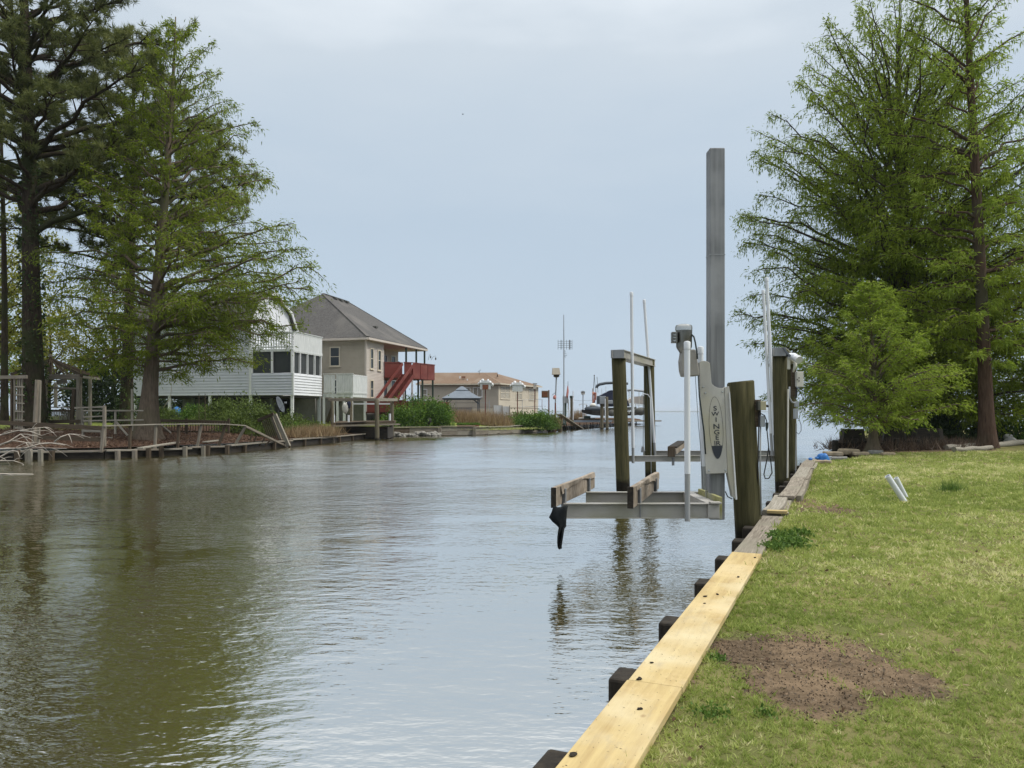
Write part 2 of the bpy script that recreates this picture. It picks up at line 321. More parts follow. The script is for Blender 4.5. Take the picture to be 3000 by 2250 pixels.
def unit(v): return v / np.maximum(np.linalg.norm(v, axis=1, keepdims=True), 1e-9)
def leaf_mesh(name, c, d, ln, wd, tint, mat, parent=None, o_=None, kind=None, shape='leaf', roll=None, drop=0.0):
    """c base points, d directions, ln lengths, wd widths: each leaf a four-cornered blade ('leaf') or a three-cornered one ('blade')"""
    n = len(c); d = unit(d); a = NR.normal(size=(n, 3)) if roll is None else roll
    s = unit(np.cross(d, a)); ln = np.broadcast_to(ln, (n,))[:, None]; wd = np.broadcast_to(wd, (n,))[:, None]
    if o_ is None: o_ = np.array(org(parent)) if parent is not None else np.array([c[:, 0].mean(), c[:, 1].mean(), c[:, 2].min()])
    c = c - o_
    dn = np.array([0, 0, -1.0]) * drop
    if shape == 'leaf': V = np.stack([c, c + d * ln * .45 + s * wd * .5, c + d * ln + dn * ln, c + d * ln * .45 - s * wd * .5], 1); k = 4
    else: V = np.stack([c - s * wd * .5, c + s * wd * .5, c + d * ln + dn * ln], 1); k = 3
    me = bpy.data.meshes.new(name); me.vertices.add(n * k); me.vertices.foreach_set('co', V.reshape(-1).astype(np.float32))
    me.loops.add(n * k); me.loops.foreach_set('vertex_index', np.arange(n * k, dtype=np.int32))
    me.polygons.add(n); me.polygons.foreach_set('loop_start', np.arange(0, n * k, k, dtype=np.int32)); me.polygons.foreach_set('loop_total', np.full(n, k, np.int32))
    me.update(calc_edges=True)
    at = me.attributes.new('tint', 'FLOAT', 'FACE'); at.data.foreach_set('value', np.clip(tint, 0, 1).astype(np.float32))
    return link(name, me, mat, parent, Vector(o_), kind=kind)

def bez(a, b, c, n):
    return [a * (1 - t) ** 2 + b * (2 * t * (1 - t)) + c * t * t for t in (i / n for i in range(n + 1))]
def tree(name, label, base, height, r0, tips, bark, leaf, mode='cypress', lean=(0, 0), seed=1, subs=9, sprays=40, ln=.24, wd=.05, flare=.9, group=None,
         twig=.30, droop=.25, tint0=.0, ivy=0, wob=.25, sag=.12, limb=.085, trunk_top=1.0, sub0=.22, leaf_name='crown', thin=None, hang=0.0):
    """tips: (height of the branch tip, azimuth, reach, height where it leaves the trunk)"""
    q = random.Random(seed); R = np.random.default_rng(seed); base = Vector(base)
    root = thing(name, base, label, 'tree', group); tm = MB()
    ph = [q.uniform(0, 6.28) for _ in range(4)]
    def trunk(z):
        t = z / height
        return base + Vector((lean[0] * t + wob * math.sin(3.1 * t + ph[0]) * t, lean[1] * t + wob * math.sin(2.6 * t + ph[1]) * t, z))
    def trad(z):
        t = z / height; return max(.025, r0 * (1 - t) ** .8 + r0 * flare * math.exp(-z / (r0 * 2.6)))
    zs = [0 - .3] + [height * trunk_top * (i / 26) ** 1.25 for i in range(1, 27)]
    zs = [-.35, 0, .25, .6, 1.1, 1.8] + [z for z in zs if z > 2.3]
    nf = 7
    def flute(t, a): return .16 * math.exp(-t * 9) * math.cos(nf * a + ph[2]) if flare > .5 else .05 * math.sin(3 * a + 9 * t)
    tm.tube([trunk(z) for z in zs], [trad(max(z, 0)) for z in zs], 16, True, flute)
    C, D, T = [], [], []
    for (zt, az, reach, z0) in tips:
        a = trunk(max(z0, .3)); dirh = Vector((math.cos(az), math.sin(az), 0)); tipc = trunk(min(zt, height)); tip = Vector((tipc.x, tipc.y, base.z + zt)) + dirh * reach
        mid = a.lerp(tip, .5) + Vector((q.uniform(-.1, .1) * reach, q.uniform(-.1, .1) * reach, reach * sag))
        n = 7; path = bez(a, mid, tip, n); rb = max(.014, min(trad(z0) * .6, limb * (reach / 5) ** .8))
        path = [p + Vector((q.uniform(-1, 1), q.uniform(-1, 1), q.uniform(-1, 1))) * (.035 * reach * (0 < i < n)) for i, p in enumerate(path)]
        tm.tube(path, [rb * (1 - .88 * i / n) + .004 for i in range(n + 1)], 5, False)
        tb = q.uniform(-.18, .18); tf = thin(zt / height) if thin else 1.0
        ns = max(3, int(subs * (.5 + .5 * reach / 4)))
        for k in range(ns):
            t = sub0 + (1 - sub0) * (k + q.random()) / ns; i = min(int(t * n), n - 1); p = path[i].lerp(path[i + 1], t * n - i); tang = (path[i + 1] - path[i]).normalized()
            sidev = tang.cross(Vector((0, 0, 1)));  sidev = sidev.normalized() if sidev.length > .1 else Vector((1, 0, 0))
            sd = 1 if k % 2 else -1
            L = max(.35, (twig * reach) * (1.15 - .75 * t)) * q.uniform(.6, 1.15)
            if mode == 'pine': dv = (tang * .7 + sidev * sd * q.uniform(.3, 1) + Vector((0, 0, q.uniform(-.1, .5)))).normalized()
            else: dv = (tang * .75 + sidev * sd * q.uniform(.5, 1.1) + Vector((0, 0, q.uniform(-.55, .55)))).normalized()
            e = p + dv * L - Vector((0, 0, droop * L)); tw = bez(p, p + dv * L * .6, e, 3)
            tm.tube(tw, [max(.006, rb * .3), max(.005, rb * .22), .005, .004], 3, False)
            P0 = np.array([tuple(x) for x in tw]); cb = q.uniform(-.14, .14)
            m = int(sprays * tf * (.4 + .6 * L / 1.2)); m = max(4, min(m, int(sprays * 2.2)))
            if mode == 'pine':
                nc = max(2, int(L / .36)); 
                for j in range(nc):
                    u = 1 - j * .8 / max(nc, 1) * q.uniform(.7, 1); cc = P0[0] * (1 - u) + P0[3] * u + R.normal(size=3) * .16
                    mm = int(sprays * q.uniform(.7, 1.2)); dd = unit(R.normal(size=(mm, 3)) + np.array([0, 0, .35])); C.append(cc + dd * R.random((mm, 1)) * .12); D.append(dd); T.append(np.clip(R.normal(.42 + tb + cb, .2, mm) + .18 * dd[:, 2], 0, 1))  # upward needles tinted lighter: light on the clump tops put into the colour
            else:
                u = R.random(m) ** .75; cc = (P0[0] * ((1 - u) ** 2)[:, None] + P0[1] * (2 * u * (1 - u))[:, None] + P0[3] * (u ** 2)[:, None])
                if mode == 'broad': cc = cc + R.normal(size=(m, 3)) * .22; dd = R.normal(size=(m, 3)) + np.array([0, 0, -.2])
                else:
                    cc = cc + R.normal(size=(m, 3)) * np.array([.13, .13, .13]) * min(1.0, reach / 4); dd = np.array(tuple(dv)) * .7 + R.normal(size=(m, 3)) * np.array([.75, .75, .35]) + np.array([0, 0, -.35])
                    if hang: hk = R.random(m) < hang * (zt / height); dd[hk] = R.normal(size=(int(hk.sum()), 3)) * .22 + np.array([0, 0, -1.0]); cc[hk, 2] -= R.random(int(hk.sum())) * .35
                C.append(cc); D.append(dd); T.append(np.clip(R.normal(.45 + tb + cb + tint0, .2, m), 0, 1))
        # the branch end itself
        m = max(4, int(sprays * .6)); pe = np.array(tuple(path[-1])); dd = np.array(tuple((path[-1] - path[-2]).normalized())) + R.normal(size=(m, 3)) * .6 + np.array([0, 0, -.2])
        C.append(pe + R.normal(size=(m, 3)) * .10 - np.array(tuple((path[-1] - path[-2]))) * R.random((m, 1)) * .6); D.append(dd); T.append(np.clip(R.normal(.5 + tb, .2, m), 0, 1))
    tm.build('trunk', bark, root, smooth=1)
    c = np.concatenate(C); d = np.concatenate(D); t = np.concatenate(T); n = len(c)
    leaf_mesh(leaf_name, c, d, ln * R.uniform(.6, 1.3, n), wd * R.uniform(.7, 1.3, n), t, leaf, root, drop=.18 if mode == 'cypress' else 0, shape='blade' if mode == 'pine' else 'leaf')
    if ivy:
        zz = R.random(ivy) ** 1.3 * height * .72; aa = R.random(ivy) * 6.283; cc = []
        keep = vnoise(aa * 1.2, zz * 1.1, 1.0, seed) > .35; zz = zz[keep]; aa = aa[keep]
        for z, a in zip(zz, aa):
            p = trunk(z); r = trad(z) + .02 + .10 * R.random(); cc.append((p.x + r * math.cos(a), p.y + r * math.sin(a), p.z))
        cc = np.array(cc); k = len(cc); dd = np.stack([np.cos(aa), np.sin(aa), np.full(k, -.5)], 1) + R.normal(size=(k, 3)) * .5
        leaf_mesh('ivy', cc, dd, .15 * R.uniform(.6, 1.3, k), .12, R.random(k) * .9, l_ivy, root)
    return root
def bush(name, label, c, r, n, mat, seed=1, ln=.12, wd=.05, cat='bush', group=None, stems=7, up=.2, clumps=26, hollow=.55):
    q = random.Random(seed); R = np.random.default_rng(seed); c = Vector(c); root = thing(name, c, label, cat, group); sm = MB(); C, D, T = [], [], []
    for k in range(clumps):
        th = q.uniform(0, 6.283); ph = math.acos(q.uniform(-.15, 1)); rr = q.uniform(hollow, 1)
        p = np.array([c.x + r[0] * rr * math.sin(ph) * math.cos(th), c.y + r[1] * rr * math.sin(ph) * math.sin(th), c.z + max(.06, r[2] * rr * math.cos(ph) * .98)])
        if k < stems: sm.tube(bez(c + Vector((q.uniform(-.1, .1), q.uniform(-.1, .1), -.1)), c.lerp(Vector(p), .5) + Vector((0, 0, .2 * r[2])), Vector(p), 4), [.03, .022, .016, .01, .006], 4, False)
        m = n // clumps; s = np.array(r) * q.uniform(.17, .32); cc = p + R.normal(size=(m, 3)) * s * .75; cc[:, 2] = np.maximum(cc[:, 2], c.z - .02)
        C.append(cc); D.append(R.normal(size=(m, 3)) + np.array([0, 0, up * 3]) + unit(cc - np.array(tuple(c))) * .8); T.append(R.normal(.45 + q.uniform(-.25, .25), .2, m))
    sm.build('stem', m_brownwood, root)
    C = np.concatenate(C); m = len(C); leaf_mesh('foliage', C, np.concatenate(D), ln * R.uniform(.6, 1.3, m), wd * R.uniform(.7, 1.3, m), np.concatenate(T), mat, root)
    return root
def reeds(name, label, pts, n, h, mat, seed=1, wd=.02, cat='grass', spread=.5, group=None, kind=None, lean=.25):
    """a clump of upright blades scattered about ground points"""
    R = np.random.default_rng(seed); pts = np.array([tuple(p) for p in pts]); i = R.integers(0, len(pts), n); c = pts[i] + R.normal(size=(n, 3)) * np.array([spread, spread, 0]); d = R.normal(size=(n, 3)) * lean + np.array([0, 0, 1])
    o = leaf_mesh(name, c, d, h * R.uniform(.45, 1.15, n), wd, R.normal(.5, .25, n), mat, shape='blade'); put(o, label, None if kind else cat, group, kind)
    if kind: o['category'] = cat
    return o

# ------------------------------------------------------------------ water
def make_water():
    m, t, b = nt('canal_water'); N = t.nodes; L = t.links; N.remove(b)
    g = N.new('ShaderNodeNewGeometry')
    def noise(sc, stretch, detail=3, rough=.55):
        mp = N.new('ShaderNodeMapping'); mp.inputs['Scale'].default_value = stretch; mp.inputs['Rotation'].default_value = (0, 0, .25); L.new(g.outputs['Position'], mp.inputs[0])
        n = N.new('ShaderNodeTexNoise'); n.inputs['Scale'].default_value = sc; n.inputs['Detail'].default_value = detail; n.inputs['Roughness'].default_value = rough; L.new(mp.outputs[0], n.inputs['Vector']); return n
    a = noise(4.2, (1, 1.9, 1), 3, .55); bb = noise(.55, (1, 1.6, 1), 2); c = noise(.13, (1, 1.3, 1), 3)
    # a patchy breeze: some stretches lie calmer than others
    mr = N.new('ShaderNodeMapRange'); mr.inputs['From Min'].default_value = .38; mr.inputs['From Max'].default_value = .62; mr.inputs['To Min'].default_value = .22; mr.inputs['To Max'].default_value = 1; L.new(c.outputs['Fac'], mr.inputs['Value'])
    mu = N.new('ShaderNodeMath'); mu.operation = 'MULTIPLY'; L.new(a.outputs['Fac'], mu.inputs[0]); L.new(mr.outputs[0], mu.inputs[1])
    ad = N.new('ShaderNodeMath'); ad.operation = 'MULTIPLY_ADD'; ad.inputs[1].default_value = 1.1; L.new(bb.outputs['Fac'], ad.inputs[0]); L.new(mu.outputs[0], ad.inputs[2])
    bp = N.new('ShaderNodeBump'); bp.inputs['Strength'].default_value = 1; bp.inputs['Distance'].default_value = .025; L.new(ad.outputs[0], bp.inputs['Height'])
    # wind ripples out in the open canal: long faces towards the bank we stand on, short steep backs
    wv = N.new('ShaderNodeTexWave'); wv.wave_type = 'BANDS'; wv.bands_direction = 'Y'; wv.wave_profile = 'SAW'; wv.inputs['Scale'].default_value = .8; wv.inputs['Distortion'].default_value = 5; wv.inputs['Detail'].default_value = 2; wv.inputs['Detail Scale'].default_value = 1.2
    L.new(g.outputs['Position'], wv.inputs['Vector']); sz = N.new('ShaderNodeSeparateXYZ'); L.new(g.outputs['Position'], sz.inputs[0]); wr = N.new('ShaderNodeMapRange'); wr.interpolation_type = 'SMOOTHSTEP'; wr.inputs['From Min'].default_value = 12; wr.inputs['From Max'].default_value = 27; L.new(sz.outputs['Y'], wr.inputs['Value'])
    wm = N.new('ShaderNodeMath'); wm.operation = 'MULTIPLY'; L.new(wv.outputs['Fac'], wm.inputs[0]); L.new(wr.outputs[0], wm.inputs[1])
    b2 = N.new('ShaderNodeBump'); b2.inputs['Strength'].default_value = 1; b2.inputs['Distance'].default_value = .026; b2.inputs['Filter Width'].default_value = .02; L.new(wm.outputs[0], b2.inputs['Height']); L.new(bp.outputs[0], b2.inputs['Normal']); bp = b2
    df = N.new('ShaderNodeBsdfDiffuse'); df.inputs['Color'].default_value = (.125, .105, .028, 1)
    gl = N.new('ShaderNodeBsdfGlossy'); sy = N.new('ShaderNodeSeparateXYZ'); L.new(g.outputs['Position'], sy.inputs[0]); wy = N.new('ShaderNodeMath'); wy.operation = 'MULTIPLY_ADD'; wy.inputs[1].default_value = 12; L.new(c.outputs['Fac'], wy.inputs[0]); L.new(sy.outputs['Y'], wy.inputs[2])
    rr = N.new('ShaderNodeMapRange'); rr.inputs['From Min'].default_value = 13; rr.inputs['From Max'].default_value = 27; rr.inputs['To Min'].default_value = .025; rr.inputs['To Max'].default_value = .07; L.new(wy.outputs[0], rr.inputs['Value']); L.new(rr.outputs[0], gl.inputs['Roughness'])   # the breeze roughens the middle of the canal;
    gl.inputs['Color'].default_value = (.96, .97, .98, 1); L.new(bp.outputs[0], gl.inputs['Normal'])
    fr0 = N.new('ShaderNodeFresnel'); fr0.inputs['IOR'].default_value = 1.33; L.new(bp.outputs[0], fr0.inputs['Normal'])
    fr = N.new('ShaderNodeMapRange'); fr.inputs['To Min'].default_value = .74; L.new(fr0.outputs[0], fr.inputs['Value'])
    mx = N.new('ShaderNodeMixShader'); L.new(fr.outputs[0], mx.inputs[0]); L.new(df.outputs[0], mx.inputs[1]); L.new(gl.outputs[0], mx.inputs[2]); L.new(mx.outputs[0], N['Material Output'].inputs['Surface'])
    me = bpy.data.meshes.new('water'); S = 30000; me.from_pydata([(-S, -300, 0), (S, -300, 0), (S, S, 0), (-S, S, 0)], [], [(0, 1, 2, 3)])
    return put(link('water', me, m, None, Vector((0, 0, 0))), kind='structure')
make_water()

# ------------------------------------------------------------------ the far bank
SHORE = [(-48, 27.5), (-19.7, 28.6), (-15.7, 29.6), (-12.5, 33.7), (-11.5, 39.7), (-9.9, 50.6), (-9.7, 56.2), (-5.4, 57.8), (-2.9, 59), (0.2, 64), (3, 70), (7.2, 81), (10.8, 90), (17, 106), (20.5, 118)]
BACK = [(-75, 60), (-62, 70), (-58, 74), (-54, 80), (-52, 86), (-50, 95), (-46, 105), (-40, 115), (-34, 122), (-26, 128), (-18, 132), (-8, 134), (0, 134), (12, 134), (20.8, 132)]
def resample(pl, k):
    out = []
    for i in range(len(pl) - 1):
        for j in range(k): t = j / k; out.append((pl[i][0] * (1 - t) + pl[i + 1][0] * t, pl[i][1] * (1 - t) + pl[i + 1][1] * t))
    return out + [pl[-1]]
SH_A = np.array(SHORE, float)
def shore_dist(X, Y):
    X = np.atleast_1d(np.asarray(X, float)); Y = np.atleast_1d(np.asarray(Y, float)); best = np.full(X.shape, 1e9)
    for i in range(len(SH_A) - 1):
        a, b = SH_A[i], SH_A[i + 1]; d = b - a; t = np.clip(((X - a[0]) * d[0] + (Y - a[1]) * d[1]) / (d @ d), 0, 1)
        best = np.minimum(best, np.hypot(X - a[0] - t * d[0], Y - a[1] - t * d[1]))
    return best
def sstep(a, b, x): t = np.clip((x - a) / (b - a), 0, 1); return t * t * (3 - 2 * t)
def lz(X, Y):
    s = shore_dist(X, Y); near = sstep(76, 64, np.asarray(Y, float))
    return .42 + (.62 * sstep(1.0, 8, s) + .35 * sstep(8, 20, s)) * (.45 + .55 * near) + .10 * (fbm(X, Y, .5, 3) - .5) * sstep(.5, 2, s)
def LG(x, d): X = (x - CX) / F * d; return Vector((X, d, float(lz(X, d)[0])))          # a spot on the far bank's ground
def shore_pt(x):
    """where the far bulkhead stands in column x"""
    s = (x - CX) / F
    for i in range(len(SHORE) - 1):
        a, b = SHORE[i], SHORE[i + 1]; fa = a[0] - s * a[1]; fb = b[0] - s * b[1]
        if fa * fb <= 0 and fa != fb: t = fa / (fa - fb); return Vector((a[0] + (b[0] - a[0]) * t, a[1] + (b[1] - a[1]) * t, 0))
    return Vector((SHORE[0][0], SHORE[0][1], 0))
def ground_mat(name, grass1, grass2, dirt1, dirt2, attr, sc=1.2):
    m, t, b = nt(name); N = t.nodes; L = t.links; g = N.new('ShaderNodeNewGeometry')
    def nz(s, d=5): n = N.new('ShaderNodeTexNoise'); n.inputs['Scale'].default_value = s; n.inputs['Detail'].default_value = d; n.inputs['Roughness'].default_value = .65; L.new(g.outputs['Position'], n.inputs['Vector']); return n
    def ramp(n, a, c, p0=.35, p1=.65):
        r = N.new('ShaderNodeValToRGB'); r.color_ramp.elements[0].position = p0; r.color_ramp.elements[1].position = p1; r.color_ramp.elements[0].color = (*a, 1); r.color_ramp.elements[1].color = (*c, 1); L.new(n.outputs['Fac'], r.inputs[0]); return r
    n1, n2, n3 = nz(sc), nz(14 * sc), nz(5 * sc)
    rg = ramp(n1, grass1, grass2); rd0 = ramp(n2, dirt1, dirt2); rw = ramp(n1, (0, 0, 0), (.75, .75, .75), .47, .62)
    rd = N.new('ShaderNodeMix'); rd.data_type = 'RGBA'; L.new(rw.outputs[0], rd.inputs[0]); L.new(rd0.outputs[0], rd.inputs[6]); rd.inputs[7].default_value = (dirt2[0] * 1.55, dirt2[1] * 1.5, dirt2[2] * 1.45, 1)
    at = N.new('ShaderNodeAttribute'); at.attribute_name = attr
    a = N.new('ShaderNodeMath'); a.operation = 'MULTIPLY_ADD'; a.inputs[1].default_value = .9; L.new(n3.outputs['Fac'], a.inputs[0]); L.new(at.outputs['Fac'], a.inputs[2])
    mr = N.new('ShaderNodeMapRange'); mr.inputs['From Min'].default_value = .80; mr.inputs['From Max'].default_value = 1.0; L.new(a.outputs[0], mr.inputs['Value'])
    x = N.new('ShaderNodeMix'); x.data_type = 'RGBA'; L.new(mr.outputs[0], x.inputs[0]); L.new(rg.outputs[0], x.inputs[6]); L.new(rd.outputs[2], x.inputs[7]); L.new(x.outputs[2], b.inputs['Base Color'])
    b.inputs['Roughness'].default_value = .95; b.inputs['Specular IOR Level'].default_value = .05
    bp = N.new('ShaderNodeBump'); bp.inputs['Strength'].default_value = .8; bp.inputs['Distance'].default_value = .03; L.new(n2.outputs['Fac'], bp.inputs['Height']); L.new(bp.outputs[0], b.inputs['Normal'])
    return m
def strip_ground(name, A, B, ts, zf, af, mat, attr):
    n = len(A); V = []; Fc = []
    for t in ts:
        for a, b in zip(A, B): V.append((a[0] * (1 - t) + b[0] * t, a[1] * (1 - t) + b[1] * t))
    V = np.array(V); zz = zf(V[:, 0], V[:, 1]); at = af(V[:, 0], V[:, 1])
    for i in range(len(ts) - 1):
        for k in range(n - 1): Fc.append((i * n + k, i * n + k + 1, (i + 1) * n + k + 1, (i + 1) * n + k))
    me = bpy.data.meshes.new(name); me.from_pydata([(x, y, z) for (x, y), z in zip(V, zz)], [], Fc); me.shade_smooth()
    a = me.attributes.new(attr, 'FLOAT', 'POINT'); a.data.foreach_set('value', at.astype(np.float32))
    if me.polygons[0].normal.z < 0: me.flip_normals()
    return put(link(name, me, mat, None, Vector((0, 0, 0))), kind='structure')
m_farground = ground_mat('far_bank_ground', (.15, .19, .04), (.24, .27, .07), (.115, .068, .045), (.055, .034, .024), 'litter', .8)
def litter(X, Y):
    s = shore_dist(X, Y); return np.where((Y < 45) & (X < -11.6), sstep(10.5, 5.5, s) * .75, .0) + np.where((X < -8) & (Y > 36) & (Y < 56), sstep(6, 2, s) * .6, 0) + np.where(Y > 74, .62, 0)
strip_ground('far_bank_ground', resample(SHORE, 8), resample(BACK, 8), [0, .004, .012, .025, .045, .07, .1, .14, .19, .25, .33, .45, .6, .8, 1], lz, litter, m_farground, 'litter')

# ------------------------------------------------------------------ the near bank: lawn behind the bulkhead
K, B0L, B0R, ZB = .4342, -1.168, -.850, .37             # bulkhead cap: X = K d + B0, its top at ZB
KN = math.hypot(1, K); TD = Vector((K / KN, 1 / KN, 0)); ND = Vector((1 / KN, -K / KN, 0))   # along the bulkhead, and inland
def cap(d, off=0.0, z=ZB): return Vector((K * d + B0L, d, z)) + ND * off    # off = distance inland from the cap's water edge
XLd = np.array([-12, 0, 22.8, 23.6, 25.0, 27.0, 29.0, 40, 56]); XLx = np.array([K * -12 - .93, -.93, K * 22.8 - .93, 9.9, 11.2, 12.4, 12.6, 17.4, 24.2])
def XL(d): return np.interp(d, XLd, XLx)
def nz_(X, Y):
    s = X - XL(Y)
    return .315 + .05 * (fbm(X, Y, .45, 11) - .5) + .018 * (fbm(X, Y, 3.2, 12) - .5) - .10 * np.exp(-((X - 6.6) ** 2 / 2.2 + (Y - 14.8) ** 2 / 7)) + .05 * sstep(0, 5, s) * sstep(4, 20, Y) + .10 * sstep(10, 20, X) * sstep(20, 32, Y)
DIRT = [(1.80, 4.62, .56, .62), (1.55, 4.10, .36, .42), (2.03, 4.24, .38, .34), (1.42, 4.75, .26, .35)]
def dirt(X, Y):
    o = np.zeros_like(np.asarray(X, float))
    for (a, b, r1, r2) in DIRT: o = np.maximum(o, 1.35 - np.hypot((X - a) / r1, (Y - b) / r2))
    o = np.clip(o, 0, 1)
    e = np.hypot((X - 4.75) / .75, (Y - 12.3) / 1.9); o = np.maximum(o, np.clip(1.2 - e, 0, .60))            # worn bare ground along the old timbers
    s = X - XL(Y); o = np.maximum(o, np.clip(.55 - s * 2.6, 0, .5) * (Y < 24)); o = np.maximum(o, np.where(Y > 27.3, .75, 0) * (X < 17.5))
    return o
m_lawn = ground_mat('lawn_ground', (.115, .125, .042), (.21, .185, .08), (.068, .048, .030), (.155, .114, .074), 'dirt', 1.6)
ds = np.concatenate([np.linspace(-12, 1.5, 12), np.arange(1.6, 9, .08), np.arange(9.1, 24, .35), np.arange(24.4, 57, 1.2)])
ss = np.concatenate([np.arange(0, 3.2, .08), np.geomspace(3.3, 60, 36)])
def build_lawn():
    D_, S_ = np.meshgrid(ds, ss, indexing='ij'); X = XL(D_) + S_; Y = D_; z = nz_(X, Y); z[:, 0] = np.minimum(z[:, 0], .30)
    nd, ns = D_.shape; V = np.stack([X, Y, z], -1).reshape(-1, 3); idx = np.arange(nd * ns).reshape(nd, ns)
    Fc = np.stack([idx[:-1, :-1], idx[:-1, 1:], idx[1:, 1:], idx[1:, :-1]], -1).reshape(-1, 4)
    n0 = len(V); edge = V.reshape(nd, ns, 3)[:, 0].copy(); edge[:, 2] = -.6; V = np.concatenate([V, edge])              # the earth face behind the bulkhead
    e = np.array([[idx[i, 0], idx[i + 1, 0], n0 + i + 1, n0 + i] for i in range(nd - 1)])
    me = bpy.data.meshes.new('lawn'); me.from_pydata(V.tolist(), [], np.concatenate([Fc, e]).tolist()); me.shade_smooth()
    at = me.attributes.new('dirt', 'FLOAT', 'POINT'); at.data.foreach_set('value', np.concatenate([dirt(X, Y).reshape(-1), np.full(nd, .8)]).astype(np.float32))
    put(link('lawn', me, m_lawn, None, Vector((0, 0, 0))), kind='structure')
build_lawn()
def NG(x, y):
    """a spot on the lawn seen at (x, y)"""
    z = .33
    for _ in range(4): p = G(x, y, z); z = float(nz_(np.array([p.x]), np.array([p.y]))[0])
    return G(x, y, z)
def lawn_grass():
    R = np.random.default_rng(5); Xs, Ys = [], []
    for a, b in [(1.2, 2.4), (2.4, 3.2), (3.2, 4), (4, 5), (5, 6.5), (6.5, 8.5), (8.5, 11), (11, 15), (15, 20), (20, 27)]:
        dm = (a + b) / 2; w = .30 * dm + 2.0; n = int(15000 * (3 / dm) ** 1.75 * w * (b - a) * (.35 if b < 2.5 else 1)); y = R.uniform(a, b, n); x = XL(y) + .02 + R.random(n) * w; Xs.append(x); Ys.append(y)
    X = np.concatenate(Xs)[::9]; Y = np.concatenate(Ys)[::9]; m = len(X)            # tussocks of nine or so blades that lean and colour alike
    tl = R.normal(size=(m, 3)) * np.array([.45, .45, .1]); tt = R.normal(0, .20, m) + np.where(R.random(m) < .08, .42, 0) - np.where(R.random(m) < .12, .30, 0)
    k = R.integers(6, 13, m); I = np.repeat(np.arange(m), k); n = len(I); s0 = np.clip(Y[I] / 4, .7, 4.0)
    X = X[I] + R.normal(0, .011, n) * s0; Y = Y[I] + R.normal(0, .013, n) * s0
    dv = dirt(X, Y) + .9 * fbm(X, Y, 4, 21); thick = fbm(X, Y, 2.2, 31)
    keep = (dv < .90 + R.normal(0, .14, n)) & (R.random(n) < np.clip(2.6 * thick - .40, .2, 1)) & (X > XL(Y) + .015)
    X, Y, I = X[keep], Y[keep], I[keep]; n = len(X); sc = np.clip(Y / 4, .7, 4.0)
    c = np.stack([X, Y, nz_(X, Y) - .004], 1); d = tl[I] + R.normal(size=(n, 3)) * np.array([.55, .55, .2]) + np.array([0, 0, .75])
    tint = .46 + 1.0 * (fbm(X, Y, .6, 41) - .5) + .5 * (fbm(X, Y, 4.5, 42) - .5) + tt[I] + R.normal(0, .10, n)
    tint -= .22 * np.exp(-((X - 6.6) ** 2 / 3 + (Y - 14.8) ** 2 / 12))  # darker tint puts the dip's taller, shadier grass into the blade colour
    o = leaf_mesh('grass', c, d, R.uniform(.018, .05, n) * np.sqrt(sc) * (1 + 1.5 * np.exp(-(X - XL(Y)) / .07) * (vnoise(X, Y, 3.0, 9) > .45)), .0072 * sc * R.uniform(.6, 1.6, n), tint, l_grass, shape='blade')
    put(o, 'short mown lawn grass beside the timber bulkhead', None, None, 'stuff'); o['category'] = 'grass'
    # crumbs, straw and dead stalks on the bare earth
    n = 30000; X = R.uniform(.8, 2.9, n); Y = R.uniform(3.2, 5.7, n); k = (dirt(X, Y) + .9 * fbm(X, Y, 4, 21) > .84) & (X > XL(Y) + .03); X, Y = X[k], Y[k]; n = len(X)
    c = np.stack([X, Y, nz_(X, Y) - .003], 1); d = R.normal(size=(n, 3)) * np.array([1, 1, .6]) + np.array([0, 0, .25])
    o = leaf_mesh('dirt_crumbs', c, d, R.uniform(.005, .024, n), R.uniform(.004, .013, n), np.clip(R.normal(.30, .20, n) + .40 * sstep(1.75, 2.35, X) + np.where(R.random(n) < .07, .6, 0), 0, 1), l_straw)
    put(o, 'loose crumbs and dead straw on the bare earth patch', None, None, 'stuff'); o['category'] = 'soil'
lawn_grass()

# ------------------------------------------------------------------ near bulkhead
def pile_obj(name, base, top, r0, r1, mat, parent=None, label=None, group=None, n=20, chamf=.02, seed=0, cut=0.0):
    q = random.Random(seed); ph = [q.uniform(0, 6.28) for _ in range(3)]; base, top = Vector(base), Vector(top); k = 9
    pts = [base.lerp(top, i / k) + Vector((math.sin(2.2 * i / k + ph[0]), math.cos(1.9 * i / k + ph[1]), 0)) * (.02 * (top - base).length / 3) for i in range(k + 1)]
    rad = [r0 + (r1 - r0) * i / k for i in range(k + 1)]; pts.append(pts[-1] + (top - base).normalized() * chamf); rad.append(r1 - chamf * .8)
    m = MB(); m.tube(pts, rad, n, True, lambda t, a: .022 * math.sin(3 * a + ph[2]) + .015 * math.sin(7 * a + ph[0]))
    if cut: m.v = [(x, y, z + (cut * (x - top.x) / r1 if z > top.z - .05 else 0)) for x, y, z in m.v]
    o = m.build(name, mat, parent, smooth=40)
    if label: put(o, label, 'piling', group)
    return o
bk = thing('timber_bulkhead', cap(8, .1, 0), 'near timber bulkhead with new yellow and old grey cap boards edging the lawn', 'bulkhead')
def capboard(name, d0, d1, off, w, zt, th, mat, seed, bev=.004, warp=0, dz=0):
    return board(name, cap(d0, off + w / 2, zt - th / 2), cap(d1, off + w / 2, zt - th / 2 + dz), w, th, mat, bk, bev, warp=warp, seed=seed)
capboard('cap_board', .3, 4.105, 0, .292, ZB, .042, m_yellow, 1)
capboard('cap_board', 4.115, 7.88, .004, .290, ZB - .003, .042, m_yellow, 2)
capboard('cap_board', 7.90, 10.75, .008, .275, ZB - .018, .045, m_oldwood, 3, .006, .004)
